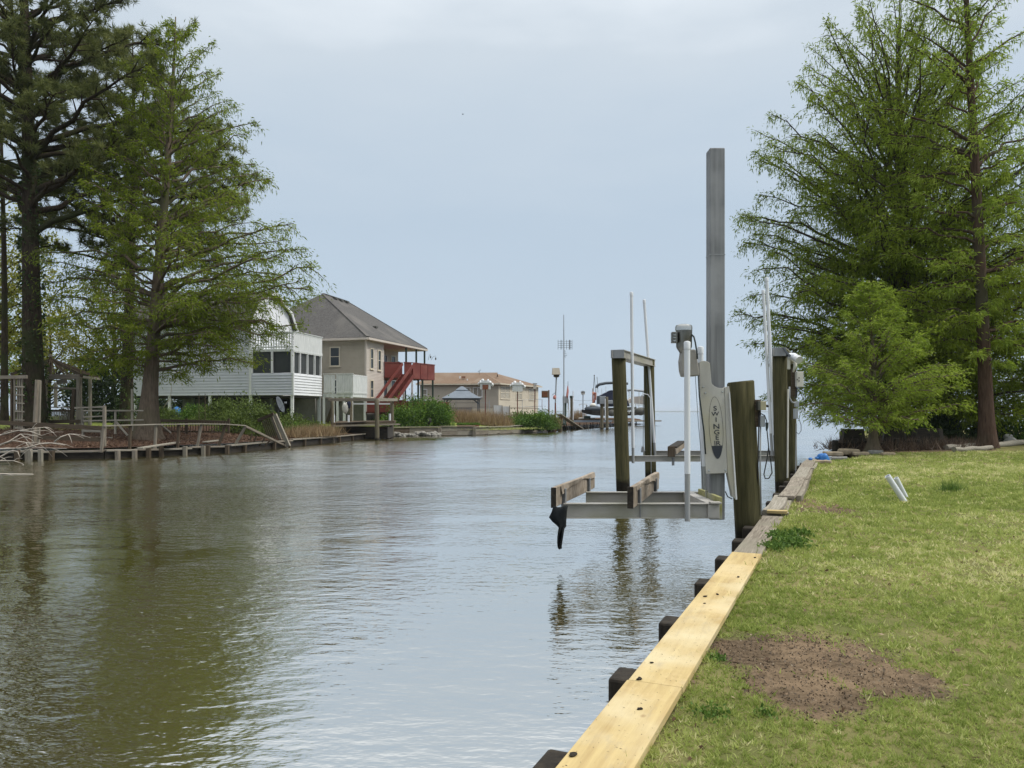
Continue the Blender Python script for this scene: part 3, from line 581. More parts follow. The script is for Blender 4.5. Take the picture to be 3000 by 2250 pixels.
for i, (a, b, off, w, zt, th) in enumerate([(11.05, 12.9, -.02, .22, .40, .10), (12.6, 16.2, .05, .26, .43, .05), (13.0, 15.9, .30, .09, .40, .16), (15.7, 19.3, .02, .27, .42, .06),
                                            (16.3, 19.2, .27, .08, .39, .15), (19.2, 22.9, .00, .30, .41, .055), (19.5, 22.6, .28, .07, .38, .14), (11.2, 13.1, .21, .07, .36, .13)]):
    capboard('old_timber', a, b, off, w, zt, th, m_oldwood if i % 3 else m_palewood, 10 + i, .008, .012)
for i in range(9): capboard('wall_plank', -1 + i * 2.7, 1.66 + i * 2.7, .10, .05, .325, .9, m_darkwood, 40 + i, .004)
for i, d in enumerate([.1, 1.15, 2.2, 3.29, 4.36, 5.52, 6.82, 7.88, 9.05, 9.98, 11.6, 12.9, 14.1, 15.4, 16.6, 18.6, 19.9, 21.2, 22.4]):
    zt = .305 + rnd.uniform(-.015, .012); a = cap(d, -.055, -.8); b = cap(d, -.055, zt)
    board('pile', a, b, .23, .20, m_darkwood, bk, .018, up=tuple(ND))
# new off-cut and dirt on the caps
o = board('board_offcut', cap(10.95, .05, .385), cap(10.95, .32, .39), .13, .04, m_yellow, None, .004); put(o, 'short yellow board off-cut lying across the cap beside the big round piling', 'board')
o = board('board_offcut', cap(11.08, .04, .342), cap(11.08, .33, .346), .14, .045, m_oldwood, None, .004); put(o, 'short grey board off-cut under the small yellow off-cut', 'board')
for i, (x, y) in enumerate([(1679, 2214), (1874, 2079), (1873, 1990), (1909, 1942), (2066, 1748), (2102, 1742), (2163, 1691), (2212, 1634), (2064, 1768)]):
    p = G(x, y, ZB); s = [.014, .010, .012, .007, .010, .009, .010, .008, .006][i]
    o = MB().blob(p + Vector((0, 0, s * .35)), (s * 1.3, s, s * .6), i, .3).build('dirt_clod', m_darkwood); put(o, ['dark clod of dirt lowest on the yellow boards near the photo bottom', 'round dark clod midway along the nearer yellow board', 'flat dark clod right at the joint of the two yellow boards', 'small dark clod just beyond the joint of the yellow boards', 'left of three dark clods midway along the farther yellow board', 'right of three dark clods midway along the farther yellow board', 'dark clod two thirds up the farther yellow board', 'dark clod closest to the grey end of the yellow boards', 'lowest and smallest of three clods midway along the farther yellow board'][i], 'clod', 'dirt clods on the yellow cap boards')
R_ = np.random.default_rng(77); n = 420; dd_ = R_.uniform(2.5, 7.8, n); of = R_.random(n) * .28
c = np.array([tuple(cap(a, b, ZB + .0005)) for a, b in zip(dd_, of)]); v = R_.normal(size=(n, 3)); v[:, 2] = .05
o = leaf_mesh('grass_clippings', c, v, R_.uniform(.003, .016, n), R_.uniform(.0015, .005, n), R_.random(n) * .5, l_straw, roll=np.tile([0, 0, 1.0], (n, 1)) + R_.normal(size=(n, 3)) * .15)
put(o, 'specks of soil and clippings scattered on the yellow cap boards', kind='stuff'); o['category'] = 'debris'

# ------------------------------------------------------------------ the swing lift and its piling
pile_obj('mooring_piling', W(2196, 10.5, -.9), W(2172, 10.5, 2.20), .175, .180, m_pile, None, 'thick round wooden piling beside the swing boat lift plate', 'lift pilings', cut=.012, seed=3)
D1, D2 = 9.40, 10.73
lf = thing('boat_lift', P(2095, 1520, 9.95), 'aluminium swing boat lift with tall grey mast and two carpeted bunks', 'boat lift')
ms = MB().box(P(2096, 980, 9.98), (.195, .20, (1520 - 440) / F * 9.98)).build('mast', m_mast, lf, bevel=.012)
MB().box(P(2096, 750, 9.98), (.199, .204, .012)).build('splice', m_galv, ms)
DP = 9.78
def px(pts, d): return [P(x, y, d) for x, y in pts]
outline = [(2049, 1062), (2055, 1058), (2064, 1057), (2072, 1059), (2080, 1064), (2084, 1120), (2087, 1126), (2093, 1131), (2100, 1135), (2108, 1137), (2122, 1137), (2131, 1386), (2069, 1388), (2058, 1230), (2051, 1140)]
plate = MB().poly(px(outline, DP), (0, .014, 0)).build('name_plate', m_plate, lf, bevel=.003)
MB().poly(px([(2123, 1136), (2128, 1133), (2136, 1132), (2139, 1150), (2158, 1463), (2146, 1456), (2132, 1386)], DP - .004), (0, .10, 0)).build('side_flange', m_plate, lf, bevel=.003)
MB().poly(px([(2136, 1150), (2139, 1150), (2160, 1463), (2156, 1464)], DP - .03), (0, .03, 0)).build('flange_edge', m_white, lf)
MB().poly(px([(2049, 1062), (2064, 1057), (2080, 1064), (2085, 1124), (2052, 1142)], DP + .05), (0, .09, 0)).build('neck_bracket', m_galv, lf, bevel=.004)
for x, y in [(2060, 1133), (2067, 1151), (2117, 1147), (2077, 1378), (2126, 1377)]:
    MB().tube([P(x, y, DP - .012), P(x, y, DP + .002)], [.010, .013], 8).build('bolt', m_chrome, lf)
# the oval badge and its letters
oc = P(2098, 1253, DP - .003); tilt = math.radians(3.0); ax, bz_ = 20.5 / F * DP, 91 / F * DP
def ov(a, k=1.0, dy=0): x, z = ax * k * math.cos(a), bz_ * (1 - (1 - k) * ax / bz_) * math.sin(a); return oc + Vector((x * math.cos(tilt) - z * math.sin(tilt), dy, x * math.sin(tilt) + z * math.cos(tilt)))
rb = MB(); n = 64
for i in range(n):
    a, b = 2 * math.pi * i / n, 2 * math.pi * (i + 1) / n; rb.quad(ov(a, 1.0), ov(b, 1.0), ov(b, .955), ov(a, .955))
bd = rb.build('badge_ring', m_ink, plate)
low = [ov(a, .95, -.001) for a in np.linspace(math.radians(216), math.radians(324), 30)]
MB().add(low, [tuple(range(len(low)))]).build('badge_fill', m_ink, plate)
def letter(ch, x, y, size, parent, d, mat=m_ink, sx=1.0, rot=tilt, shear=0):
    cu = bpy.data.curves.new('letter', 'FONT'); cu.body = ch; cu.size = size; cu.align_x = 'CENTER'; cu.align_y = 'CENTER'; cu.offset = size * .012; cu.shear = shear
    to = bpy.data.objects.new('letter_tmp', cu); me = bpy.data.meshes.new_from_object(to); bpy.data.objects.remove(to); me.name = 'letter'
    p = P(x, y, d) - org(parent); rm = Matrix.Rotation(rot, 4, 'Y').inverted() @ Matrix.Rotation(math.pi / 2, 4, 'X') @ Matrix.Diagonal((sx, 1, 1, 1))
    me.transform(Matrix.Translation(p) @ rm); me.materials.clear()
    return link('letter', me, mat, parent, Vector((0, 0, 0)))
for ch, x, y, s in [('S', 2095, 1197, 19), ('W', 2095.5, 1213, 17), ('I', 2098, 1230, 19), ('N', 2099, 1250, 21), ('G', 2100, 1267, 19), ('E', 2101, 1283, 18), ('J', 2094.5, 1299, 19), ('R', 2104, 1299, 19)]:
    letter(ch, x, y, s / F * DP, plate, DP - .0045, sx=1.25 if ch != 'J' else 1.0)
# motor and gearbox
mc = W(2003, 9.75, 0); PXM = 9.75 / F
mo = MB().tube([W(2004, 9.75, Z(y, 9.75)) for y in (1034, 1021, 1016, 968)], [.055, .09, .098, .102], 24).build('motor', m_motor, lf, smooth=40)
MB().tube([W(2003, 9.75, Z(y, 9.75)) for y in (968.5, 958, 953, 950)], [.107, .108, .098, .06], 24).build('motor_cap', m_chrome, mo, smooth=40)
jb = MB().box(P(1975, 989, 9.70), (.068, .09, .14)).build('junction_box', m_motor, mo, bevel=.008)
for y in (981, 989, 998): MB().box(P(1976, y, 9.648), (.03, .006, .008)).build('fin', m_chrome, jb)
MB().poly(px([(2001, 1024), (2038, 1023), (2044, 1050), (2050, 1094), (2047, 1101), (2003, 1103), (1998, 1085), (1996, 1058), (1999, 1040)], 9.66), (0, .2, 0)).build('gearbox', m_gearbox, lf, bevel=.015)
MB().tube([P(2027, 981, 9.70), P(2033, 987, 9.68), P(2037, 1003, 9.66), P(2041, 1028, 9.64), P(2043, 1052, 9.635)], .011, 8).build('motor_cable', m_cable, lf, smooth=1)
MB().tube([P(2046, 1100, 9.7), P(2049, 1160, 9.68), P(2054, 1200, 9.67), P(2062, 1262, 9.7), P(2067, 1330, 9.75)], .010, 8).build('control_cable', m_cable, lf, smooth=1)
MB().tube([P(2037, 1101, 9.75), P(2042, 1180, 9.72), P(2046, 1240, 9.75), P(2053, 1320, 9.8), P(2060, 1440, 9.9)], .0035, 5).build('hoist_wire', m_cable, lf)
# cradle: two I-beams, cross tube, bunks
def ibeam(name, x0, x1, d, zt, h, w, parent, mat):
    a, b = W(x0, d, 0), W(x1, d, 0); m = MB(); L = b.x - a.x; cx = (a.x + b.x) / 2; t = .010
    m.box((cx, d, zt - t / 2), (L, w, t)); m.box((cx, d, zt - h + t / 2), (L, w, t)); m.box((cx, d, zt - h / 2), (L - .004, .012, h - 2 * t - .001)); return m.build(name, mat, parent)
ZT = Z(1474, D1)
ibeam('beam', 1650, 2097, D1, ZT, .183, .10, lf, m_alu); ibeam('beam', 1716, 2056, D2, ZT, .165, .10, lf, m_alu)
xr = W(2093, D1, 0).x
MB().box((xr - .02, (D1 + D2) / 2, ZT - .09), (.14, D2 - D1 + .10, .185)).build('cross_tube', m_alu, lf, bevel=.006)
MB().box((xr + .085, (D1 + D2) / 2 - .10, ZT - .07), (.05, D2 - D1 - .3, .28)).build('carriage_plate', m_algae, lf, bevel=.006)
MB().box(P(2085, 1453, 10.0), (.17, .03, .15)).build('carriage_bracket', m_algae, lf, bevel=.006)
MB().box((xr - .005, D1 - .055, ZT + .012), (.13, .11, .022)).build('cap_plate', m_alu, lf, bevel=.003)
MB().tube([P(2125, 1440, 9.9), P(2132, 1455, 9.85), P(2145, 1462, 9.85)], .008, 6).build('pivot_pin', m_black, lf)
def bunk(xa, ya, xb, yb, th, hn, seed, parent):
    """carpeted bunk from its near top corner to its far top corner"""
    zt = Z(ya, 9.08); a = P(xa, ya, 9.08); db = F * (HC - zt) / (yb - HY); b = W(xb, db, zt)
    a = Vector((a.x, a.y, zt - hn / 2)); b = Vector((b.x, b.y, zt - hn / 2)); bo = board('bunk', a, b, th, hn, m_carpet, parent, .008, warp=.004, seed=seed)
    for t in (.15, .78):
        c = a.lerp(b, t); q, L = frame(a, b); s = q @ Vector((0, -1, 0))
        board('bunk_bracket', c + s * (th / 2 + .035) + Vector((0, 0, -hn / 2 - .15)), c + s * (th / 2 + .035) + Vector((0, 0, hn / 2 - .04)), .012, .065, m_galv, parent, .003, up=tuple(q @ Vector((1, 0, 0))))
        board('bunk_bracket_leg', c + s * (th / 2 + .006) + Vector((0, 0, -hn / 2 - .15)), c + s * (th / 2 + .006) + Vector((0, 0, hn / 2 - .06)), .055, .010, m_galv, parent, .003, up=tuple(q @ Vector((1, 0, 0))))
    return a, b, bo
a1, b1, bo1 = bunk(1622, 1429, 1737, 1383, .05, .235, 4, lf)
a2, b2, bo2 = bunk(1847, 1427, 1925, 1383, .06, .25, 5, lf)
def flap(parent, a, b, hn, th, mat, seed):
    """the loose fold of carpet along a bunk's face"""
    q, L = frame(a, b); m = MB(); n = 14; top, bot = [], []; r = random.Random(seed)
    for i in range(n + 1):
        t = .10 + .88 * i / n; c = a.lerp(b, t); s = q @ Vector((0, -1, 0)); w = .012 + .010 * math.sin(8 * t + seed)
        sag = .03 + .03 * math.sin(5.2 * t + .6 + seed) + .012 * math.sin(17 * t)
        top.append(c + s * (th / 2 + .004) + Vector((0, 0, hn / 2 - .004))); bot.append(c + s * (th / 2 + w) + Vector((0, 0, hn / 2 - .035 - sag)))
    for i in range(n): m.quad(top[i], top[i + 1], bot[i + 1], bot[i])
    o = m.build('carpet_flap', mat, parent); k = o.modifiers.new('solid', 'SOLIDIFY'); k.thickness = .006
    return o
def endcap(parent, a, b, th, hn, mat):
    q, L = frame(a, b); x = q @ Vector((1, 0, 0)); return board('bunk_end', a - x * .012, a + x * .004, th + .012, hn + .006, mat, lf, .003)
endcap(bo1, a1, b1, .05, .235, m_darkwood); endcap(bo2, a2, b2, .06, .25, m_darkwood)
def flap2(a, b, hn, th, seed): 
    o = flap(lf, a, b, hn, th, m_carpet, seed); return o
flap2(a1, b1, .235, .05, 1.0); flap2(a2, b2, .25, .06, 2.4)
# black cloth torn off the left bunk, hanging to a point
cl = MB(); pr = [(1484, 1624, 1664), (1500, 1617, 1661), (1514, 1608, 1660), (1528, 1618, 1659), (1540, 1630, 1657), (1547, 1636, 1650), (1556, 1637, 1648), (1572, 1637, 1646), (1588, 1637, 1645), (1600, 1638, 1643), (1608, 1640.5, 1641.5)]
fr_, bk_ = [], []
for i, (y, xa, xb) in enumerate(pr):
    row = []
    for k in range(7): t = k / 6; row.append(P(xa + (xb - xa) * t, y + 2 * math.sin(5 * t + i), 9.02 + .035 * math.sin(6 * t + i * .7)))
    fr_.append(row)
for i in range(len(pr) - 1):
    for k in range(6): cl.quad(fr_[i][k], fr_[i][k + 1], fr_[i + 1][k + 1], fr_[i + 1][k])
o = cl.build('hanging_cloth', m_blackcloth, lf, smooth=1); k = o.modifiers.new('solid', 'SOLIDIFY'); k.thickness = .02
def guide(parent, xt, yt, xb, yb, d, r, ygrey, name='guide_post'):
    a, b = P(xb, yb, d), P(xt, yt, d); t = (yb - ygrey) / (yb - yt); m = a.lerp(b, t)
    g_ = MB().tube([m, b], r, 16).build(name, m_pvc, parent, smooth=40)
    MB().tube([a, m + (b - a) * .01], r * .93, 14).build('guide_sleeve', m_pvcgrey, g_, smooth=40)
    u = (b - a).normalized(); cl_ = r * 2.3; MB().tube([b - u * cl_, b - u * .004, b + u * r * .25, b + u * r * .45], [r * 1.14, r * 1.14, r * 1.0, r * .4], 16).build('guide_cap', m_pvc, g_, smooth=40)
guide(lf, 2013, 1003, 2014, 1527, D1 - .09, .036, 1388); guide(lf, 2052, 1018, 2063, 1442, D2 - .09, .038, 1366)
# power box on the piling
pb = thing('power_outlet', P(2222, 1251, 10.4), 'tan outlet box and grey switch box on the thick piling by the swing lift', 'outlet box')
MB().box(P(2219, 1211, 10.42), (.085, .05, .37)).build('backing_board', m_brownwood, pb, bevel=.004)
tb = MB().box(P(2231, 1188.5, 10.36), (.10, .09, .12)).build('outlet_cover', m_tan, pb, bevel=.006); MB().box(P(2221.5, 1188.5, 10.35), (.035, .098, .124)).build('outlet_back', m_greydark, tb, bevel=.004)
MB().tube([P(2242, 1188, 10.34), P(2247, 1189, 10.34), P(2251, 1191, 10.34)], [.012, .018, .014], 8).build('plug', m_black, tb)
MB().box(P(2233, 1234, 10.36), (.066, .06, .15)).build('switch_box', m_greybox, pb, bevel=.008)
MB().tube([P(2228, 1251, 10.37), P(2227, 1370, 10.37), P(2230, 1508, 10.37)], .011, 8).build('conduit', m_pvcgrey, pb, smooth=1)
MB().tube([P(2224, 1203, 10.36), P(2222, 1290, 10.33), P(2220, 1400, 10.36), P(2221, 1420, 10.38)], .009, 6).build('cord', m_black, pb, smooth=1)
MB().tube([P(2226, 1210, 10.33), P(2240, 1217, 10.33), P(2246, 1233, 10.33), P(2247, 1245, 10.33)], .007, 6).build('cord', m_black, pb, smooth=1)
MB().tube([P(2247, 1238, 10.33), P(2247, 1250, 10.33), P(2246, 1262, 10.33)], [.022, .02, .01], 8).build('connector', m_cable, pb)
MB().tube([P(2247, 1260, 10.33), P(2252, 1310, 10.33), P(2258, 1350, 10.33), P(2262, 1385, 10.33), P(2252, 1402, 10.33), P(2242, 1402, 10.33), P(2238, 1390, 10.33), P(2247, 1345, 10.33), P(2252, 1310, 10.34)], .008, 6).build('cord_loop', m_black, pb, smooth=1)

# ------------------------------------------------------------------ the four-post lift beyond
DA, DB = 17.5, 20.4
for nm, x, xt, yt, d, lab in [('a', 1825, 1813, 1050, DA, 'round lift piling standing in the canal, left front post of the far lift'), ('b', 1906, 1904, 1054, DB, 'slimmer piling behind the left front post of the far lift'),
                              ('c', 2293, 2286, 1042, DA, 'tall greenish lift piling at the bulkhead under the white floodlight'), ('d', 2315, 2313, 1052, DB, 'lift piling half hidden behind the floodlight piling')]:
    pile_obj('lift_piling', W(x, d, -.9), P(xt, yt, d), .155 if d == DA else .15, .16 if d == DA else .14, m_pile, None, lab, 'lift pilings', seed=ord(nm))
l2 = thing('boat_lift', W(2060, 18.9, .6), 'four-post boat lift with aluminium top beams beyond the swing lift', 'boat lift')
def topbeam(xa, xb, yn, yf):
    za = Z(yn, DA); a = W(xa, DA - .22, za); b = W(xb, DB + .2, za); m = MB()
    m.beam(a + Vector((0, 0, .085)), b + Vector((0, 0, .085)), .30, .014); m.beam(a + Vector((0, 0, -.085)), b + Vector((0, 0, -.085)), .30, .014)
    for s in (-.12, .12): m.beam(a + Vector((s, 0, 0)), b + Vector((s, 0, 0)), .014, .156)
    o = m.build('top_beam', m_alu, l2); q, L = frame(a, b)
    MB().box(a + Vector((0, -.01, 0)), (.31, .012, .19), q @ Quaternion((0, 0, 1), -math.pi / 2)).build('end_plate', m_galv, o, bevel=.004); return o
topbeam(1809, 1905, 1039, 1040); topbeam(2282, 2318, 1033, 1034)
ZL = Z(1335, DA + .2)
ibeam('lift_beam', 1840, 2290, DA + .2, ZL, .135, .10, l2, m_alu); ibeam('lift_beam', 1884, 2308, DB, ZL - .02, .13, .10, l2, m_alu)
a = P(1971, 1316, 17.35); bnk = board('bunk', a + Vector((0, 0, -.05)), Vector((a.x + .95, a.y + 3.4, a.z - .05)), .17, .14, m_carpet, l2, .01)
board('bunk_pad', a + Vector((.0, .03, .04)), Vector((a.x + .95, a.y + 3.45, a.z + .04)), .20, .05, m_darkwood, l2, .01)
board('bunk_end', a + Vector((-.04, -.03, -.17)), a + Vector((-.04, -.03, .06)), .16, .04, m_brownwood, l2, .004)
MB().box(P(1972, 1352, 17.5), (.055, .03, .18)).build('bunk_bracket', m_galv, l2)
guide(l2, 1850, 857, 1855, 1357, DA + .1, .036, 1312); guide(l2, 1887, 879, 1920, 1340, DB - .1, .036, 1297)
guide(l2, 2246, 814, 2272, 1345, DB - .1, .042, 1275); guide(l2, 2236, 851, 2262, 1335, DA + .05, .034, 1270)
for x0, y0, x1, y1, d in [(1893, 1100, 1907, 1322, 20.2), (1885, 1160, 1884, 1320, 20.3)]: MB().tube([P(x0, y0, d), P(x1, y1, d)], .008, 5).build('hoist_cable', m_cable, l2)
MB().tube([P(1876, 1172, 20.2), P(1878, 1160, 20.2), P(1887, 1154, 20.2), P(1898, 1156, 20.2), P(1905, 1166, 20.2), P(1907, 1250, 20.2), P(1908, 1390, 20.2)], .012, 6).build('hose', m_pvc, l2, smooth=1)
MB().tube([P(1883, 1308, 20.3), P(1883, 1325, 20.3)], [.03, .05], 8).build('cable_shackle', m_galv, l2)
fl = thing('flood_light', P(2320, 1060, 17.3), 'white twin floodlight on top of the tall piling by the old timbers', 'light')
MB().tube([P(2310, 1043, 17.25), P(2325, 1045, 17.2), P(2332, 1049, 17.15)], [.07, .085, .09], 14).build('lamp_head', m_pvc, fl, smooth=40)
MB().tube([P(2328, 1048, 17.12), P(2338, 1052, 17.0), P(2342, 1055, 16.95)], [.06, .085, .088], 14).build('lamp_shade', m_white, fl, smooth=40)
MB().box(P(2311, 1065, 17.25), (.07, .05, .27)).build('bracket_arm', m_whitebox, fl, bevel=.02)
MB().tube([P(2330, 1062, 17.2), P(2329, 1075, 17.2), P(2324, 1090, 17.2)], [.045, .035, .02], 10).build('motion_sensor', m_whitebox, fl, smooth=1)
o = MB().poly([P(2293, 1019, 17.2), P(2296, 1018, 17.2), P(2318, 1042, 17.15), P(2312, 1046, 17.15)], (0, .30, .02)).build('solar_panel', m_greycanvas, fl)
eb = thing('power_box', P(2341, 1135, 19.9), 'white power box with wires behind the floodlight piling', 'power box')
MB().box(P(2341.5, 1111, 19.9), (.18, .12, .39)).build('box_cover', m_whitebox, eb, bevel=.012)
for x, y in [(2341, 1107), (2341, 1116), (2336, 1112)]: MB().box(P(x, y, 19.83), (.025, .01, .035)).build('outlet', m_greydark, eb)
MB().box(P(2325, 1120, 20.0), (.12, .05, .75)).build('backing_board', m_brownwood, eb)
MB().tube([P(2334, 1134, 19.9), P(2333, 1160, 19.9), P(2328, 1168, 19.9)], .022, 6).build('wire', m_black, eb)
MB().tube([P(2313, 1133, 19.7), P(2313, 1165, 19.7), P(2320, 1178, 19.7), P(2330, 1181, 19.7)], .02, 7).build('wire', m_greybox, eb, smooth=1)
MB().box(P(2334, 1184, 19.85), (.10, .08, .14)).build('small_box', m_greybox, eb, bevel=.01)
MB().box(P(2331, 1212, 19.85), (.10, .09, .26)).build('meter_box', m_greybox, eb, bevel=.01)
MB().tube([P(2333, 1240, 19.85), P(2331, 1400, 19.85)], .018, 7).build('conduit', m_pvcgrey, eb)
MB().tube([P(2309, 1140, 17.33), P(2307, 1400, 17.33)], .020, 7).build('conduit', m_whitebox, eb)
MB().tube([P(2340, 1225, 19.8), P(2347, 1245, 19.8), P(2347, 1262, 19.8), P(2340, 1272, 19.8), P(2333, 1266, 19.8)], .008, 5).build('cord_loop', m_black, eb, smooth=1)

# ------------------------------------------------------------------ things on the lawn
for (xb, yb, xt, yt, r, lab) in [(2651, 1472, 2600, 1394, .048, 'left one of two white plastic pipes leaning out of the lawn'), (2655, 1459, 2625, 1400, .042, 'right and shorter of two white plastic pipes leaning out of the lawn')]:
    p = NG(xb, yb); t = P(xt, yt, p.y - .05); u = (t - p).normalized()
    m = MB(); m.tube([p - u * .15, t], r, 18, False); m.tube([p - u * .15, t], r * .86, 18, False)
    m.tube([t, t + u * .0005], [r, r * .86], 18, False); o = m.build('drain_pipe', m_pvc, None, smooth=40); put(o, lab, 'pipe', 'white drain pipes in the lawn')
for nm, x, y, n, h, w, s, lab in [('grass_tuft', 2785, 1440, 260, .26, .012, .10, 'dark tuft of tall grass on the lawn right of the white pipes'), ('grass_tuft', 2597, 1470, 60, .14, .009, .07, 'thin grass tuft at the foot of the left white pipe')]:
    p = NG(x, y); reeds(nm, lab, [p], n, h, l_weed, seed=int(x), wd=w, cat='grass tuft', spread=s, lean=.45)
for i, (x, y, r, n) in enumerate([(2290, 1578, .16, 420), (2318, 1600, .20, 520), (2262, 1610, .13, 300), (2345, 1570, .14, 260), (2100, 1935, .06, 90), (2085, 2100, .09, 140), (2245, 2095, .06, 80)]):
    p = NG(x, y); R_ = np.random.default_rng(90 + i); c = np.array(tuple(p)) + R_.normal(size=(n, 3)) * np.array([r * .5, r * .6, 0]) + np.array([0, 0, .0]); c[:, 2] += R_.random(n) * r * .45
    d = R_.normal(size=(n, 3)) + np.array([0, 0, .5]); sz = .055 if i < 4 else .03
    o = leaf_mesh('weed', c, d, R_.uniform(.5, 1.2, n) * sz, sz * .45, R_.normal(.5, .25, n), l_weed)
    put(o, ['broadleaf weed clump hanging over the grey cap board', 'larger broadleaf weed clump on the lawn right of the grey cap board', 'weed clump creeping onto the end of the grey cap board', 'outermost weed clump beside the grey cap board', 'tiny weed at the edge of the bare earth by the yellow boards', 'weed clump below the bare earth patch', 'small weed in the lower edge of the bare earth patch'][i], 'weed', 'weeds by the bulkhead', 'stuff')
# dead leaves and clover heads
R_ = np.random.default_rng(321); n = 300; Y = R_.uniform(2.8, 14, n); X = XL(Y) + R_.random(n) ** 1.4 * (.3 * Y + 1); c = np.stack([X, Y, nz_(X, Y) + .014], 1); d = R_.normal(size=(n, 3)); d[:, 2] *= .25
o = leaf_mesh('fallen_leaves', c, d, R_.uniform(.015, .05, n), R_.uniform(.012, .028, n), R_.random(n), l_litter); put(o, 'dry fallen leaves scattered over the lawn', kind='stuff'); o['category'] = 'leaves'
# stones where the bulkhead ends
for i, (x, y, w, h, dd, mt) in enumerate([(2440, 1332, .58, .15, 0, m_rock), (2487, 1328, .62, .20, 0, m_rock), (2530, 1331, .50, .12, .2, m_rock), (2577, 1328, .42, .13, .3, m_greyrock), (2615, 1332, .42, .10, .3, m_rock), (2445, 1341, .45, .09, -.3, m_greyrock), (2395, 1352, .5, .10, -.3, m_rock)]):
    p = NG(x, y + 4) + Vector((0, dd, 0)); m = MB(); m.box(p + Vector((0, 0, h / 2)), (w, w * .7, h), Quaternion((0, 0, 1), rnd.uniform(-.3, .3)))
    o = m.build('edging_stone', mt); s = o.modifiers.new('bevel', 'BEVEL'); s.width = h * .3; s.segments = 3
    t = bpy.data.textures.new('rough', 'CLOUDS'); t.noise_scale = .25; ss_ = o.modifiers.new('sub', 'SUBSURF'); ss_.levels = 2; ss_.render_levels = 2; ss_.subdivision_type = 'SIMPLE'; k = o.modifiers.new('disp', 'DISPLACE'); k.texture = t; k.strength = .07; k.texture_coords = 'GLOBAL'
    put(o, ['flat tan stone at the water end of the stone row', 'thickest tan stone in the row left of the small cypress', 'tan stone just left of the small cypress trunk', 'grey rounded stone right of the small cypress trunk', 'last flat stone of the row right of the small cypress', 'low grey stone in front of the water-end stone', 'flat stone beside the blue jug on the old timbers'][i], 'stone', 'stones where the bulkhead ends')
p = NG(2412, 1357); j = thing('plastic_jug', p, 'crumpled blue plastic jug at the far end of the old timbers', 'jug')
MB().blob(p + Vector((0, 0, .13)), (.19, .13, .135), 5, .22, 16, 10).build('jug_body', m_blue, j, smooth=1); MB().tube([p + Vector((-.16, 0, .14)), p + Vector((-.23, -.02, .16))], [.045, .035], 10).build('jug_neck', m_blue, j, smooth=1)
MB().blob(p + Vector((-.33, .1, .10)), (.05, .04, .06), 3, .2).build('jug_cap', m_blue, j, smooth=1)
for i, (xa, ya, xb, yb, r, lab) in enumerate([(2772, 1312, 2900, 1303, .10, 'split weathered log at the left end of the lawn edge'), (2795, 1318, 2905, 1312, .09, 'lower weathered log in front of the split log'), (2898, 1306, 3080, 1290, .12, 'longest weathered log at the right edge of the lawn')]):
    a, b = NG(xa, ya + 6), NG(xb, yb + 6); m = MB(); a.z += r * .8; b.z += r * .8
    m.tube([a.lerp(b, k / 8) + Vector((0, 0, .02 * math.sin(k * 1.7 + i))) for k in range(9)], [r * (1 + .12 * math.sin(k * 2.1 + i)) for k in range(9)], 10); o = m.build('log', m_palewood, None, smooth=40); put(o, lab, 'log', 'weathered logs edging the lawn')
for x, y, r, lab in [(2968, 1283, .20, 'upper rounded grey stone beside the right cypress trunk'), (2975, 1298, .26, 'lower rounded grey stone beside the right cypress trunk')]:
    p = NG(x, max(y, 1296) + 6) + Vector((0, .3, (.28 if y < 1290 else .12))); o = MB().blob(p, (r, r * .8, r * .75), int(x), .12, 14, 9).build('boulder', m_greyrock, None, smooth=1); put(o, lab, 'stone', 'grey stones by the right cypress')

# ------------------------------------------------------------------ trees on the near bank
GA = 2.399963
def tips_by_profile(n, zmin, zmax, prof, seed, elev, azbias=None, rj=(.72, 1.06)):
    """branch tips spread over the height, reach from the outline, rising by elev(t) radians"""
    q = random.Random(seed); out = []; a = q.uniform(0, 6.28)
    for i in range(n):
        t = (i + q.random()) / n; zt = zmin + (zmax - zmin) * t; r = prof(zt) * q.uniform(*rj); a += GA + q.uniform(-.35, .35)
        if azbias: r *= azbias(a)
        out.append((zt, a, r, max(.8, zt - r * math.tan(elev(t) + q.uniform(-.12, .12)))))
    return out
def prof_of(pts):
    pts = sorted(pts); zs = [p[0] for p in pts]; rs = [p[1] for p in pts]; return lambda z: float(np.interp(z, zs, rs))
b1_ = NG(2640, 1316); b1_ = W(2640, 35, .40)
pr1 = prof_of([(1.0, 4.6), (2.4, 6.2), (5.5, 7.2), (9.8, 6.6), (12.8, 6.4), (15, 5.9), (17.2, 5.3), (19, 4.0), (20.4, 1.4)])
tree('bald_cypress', 'largest bald cypress behind the small bright one on the right bank', b1_, 20.4, .38, tips_by_profile(270, 1.3, 20.3, pr1, 11, lambda t: math.radians(0 + 56 * t), rj=(.55, 1.08)), m_darklimb, l_cyp, seed=11, thin=lambda t: float(np.interp(t, [0, .5, .75, 1], [1.0, .95, .7, .5])), hang=.6, subs=12, sprays=64, ln=.19, wd=.045, group='cypresses on the right bank', twig=.34, droop=.30, limb=.075)
b2_ = W(2893, 29.0, .42)
pr2 = prof_of([(1.5, 3.0), (3.5, 4.6), (8, 4.8), (11, 4.0), (15, 3.2), (18, 2.6), (21, 1.6), (23, .3)])
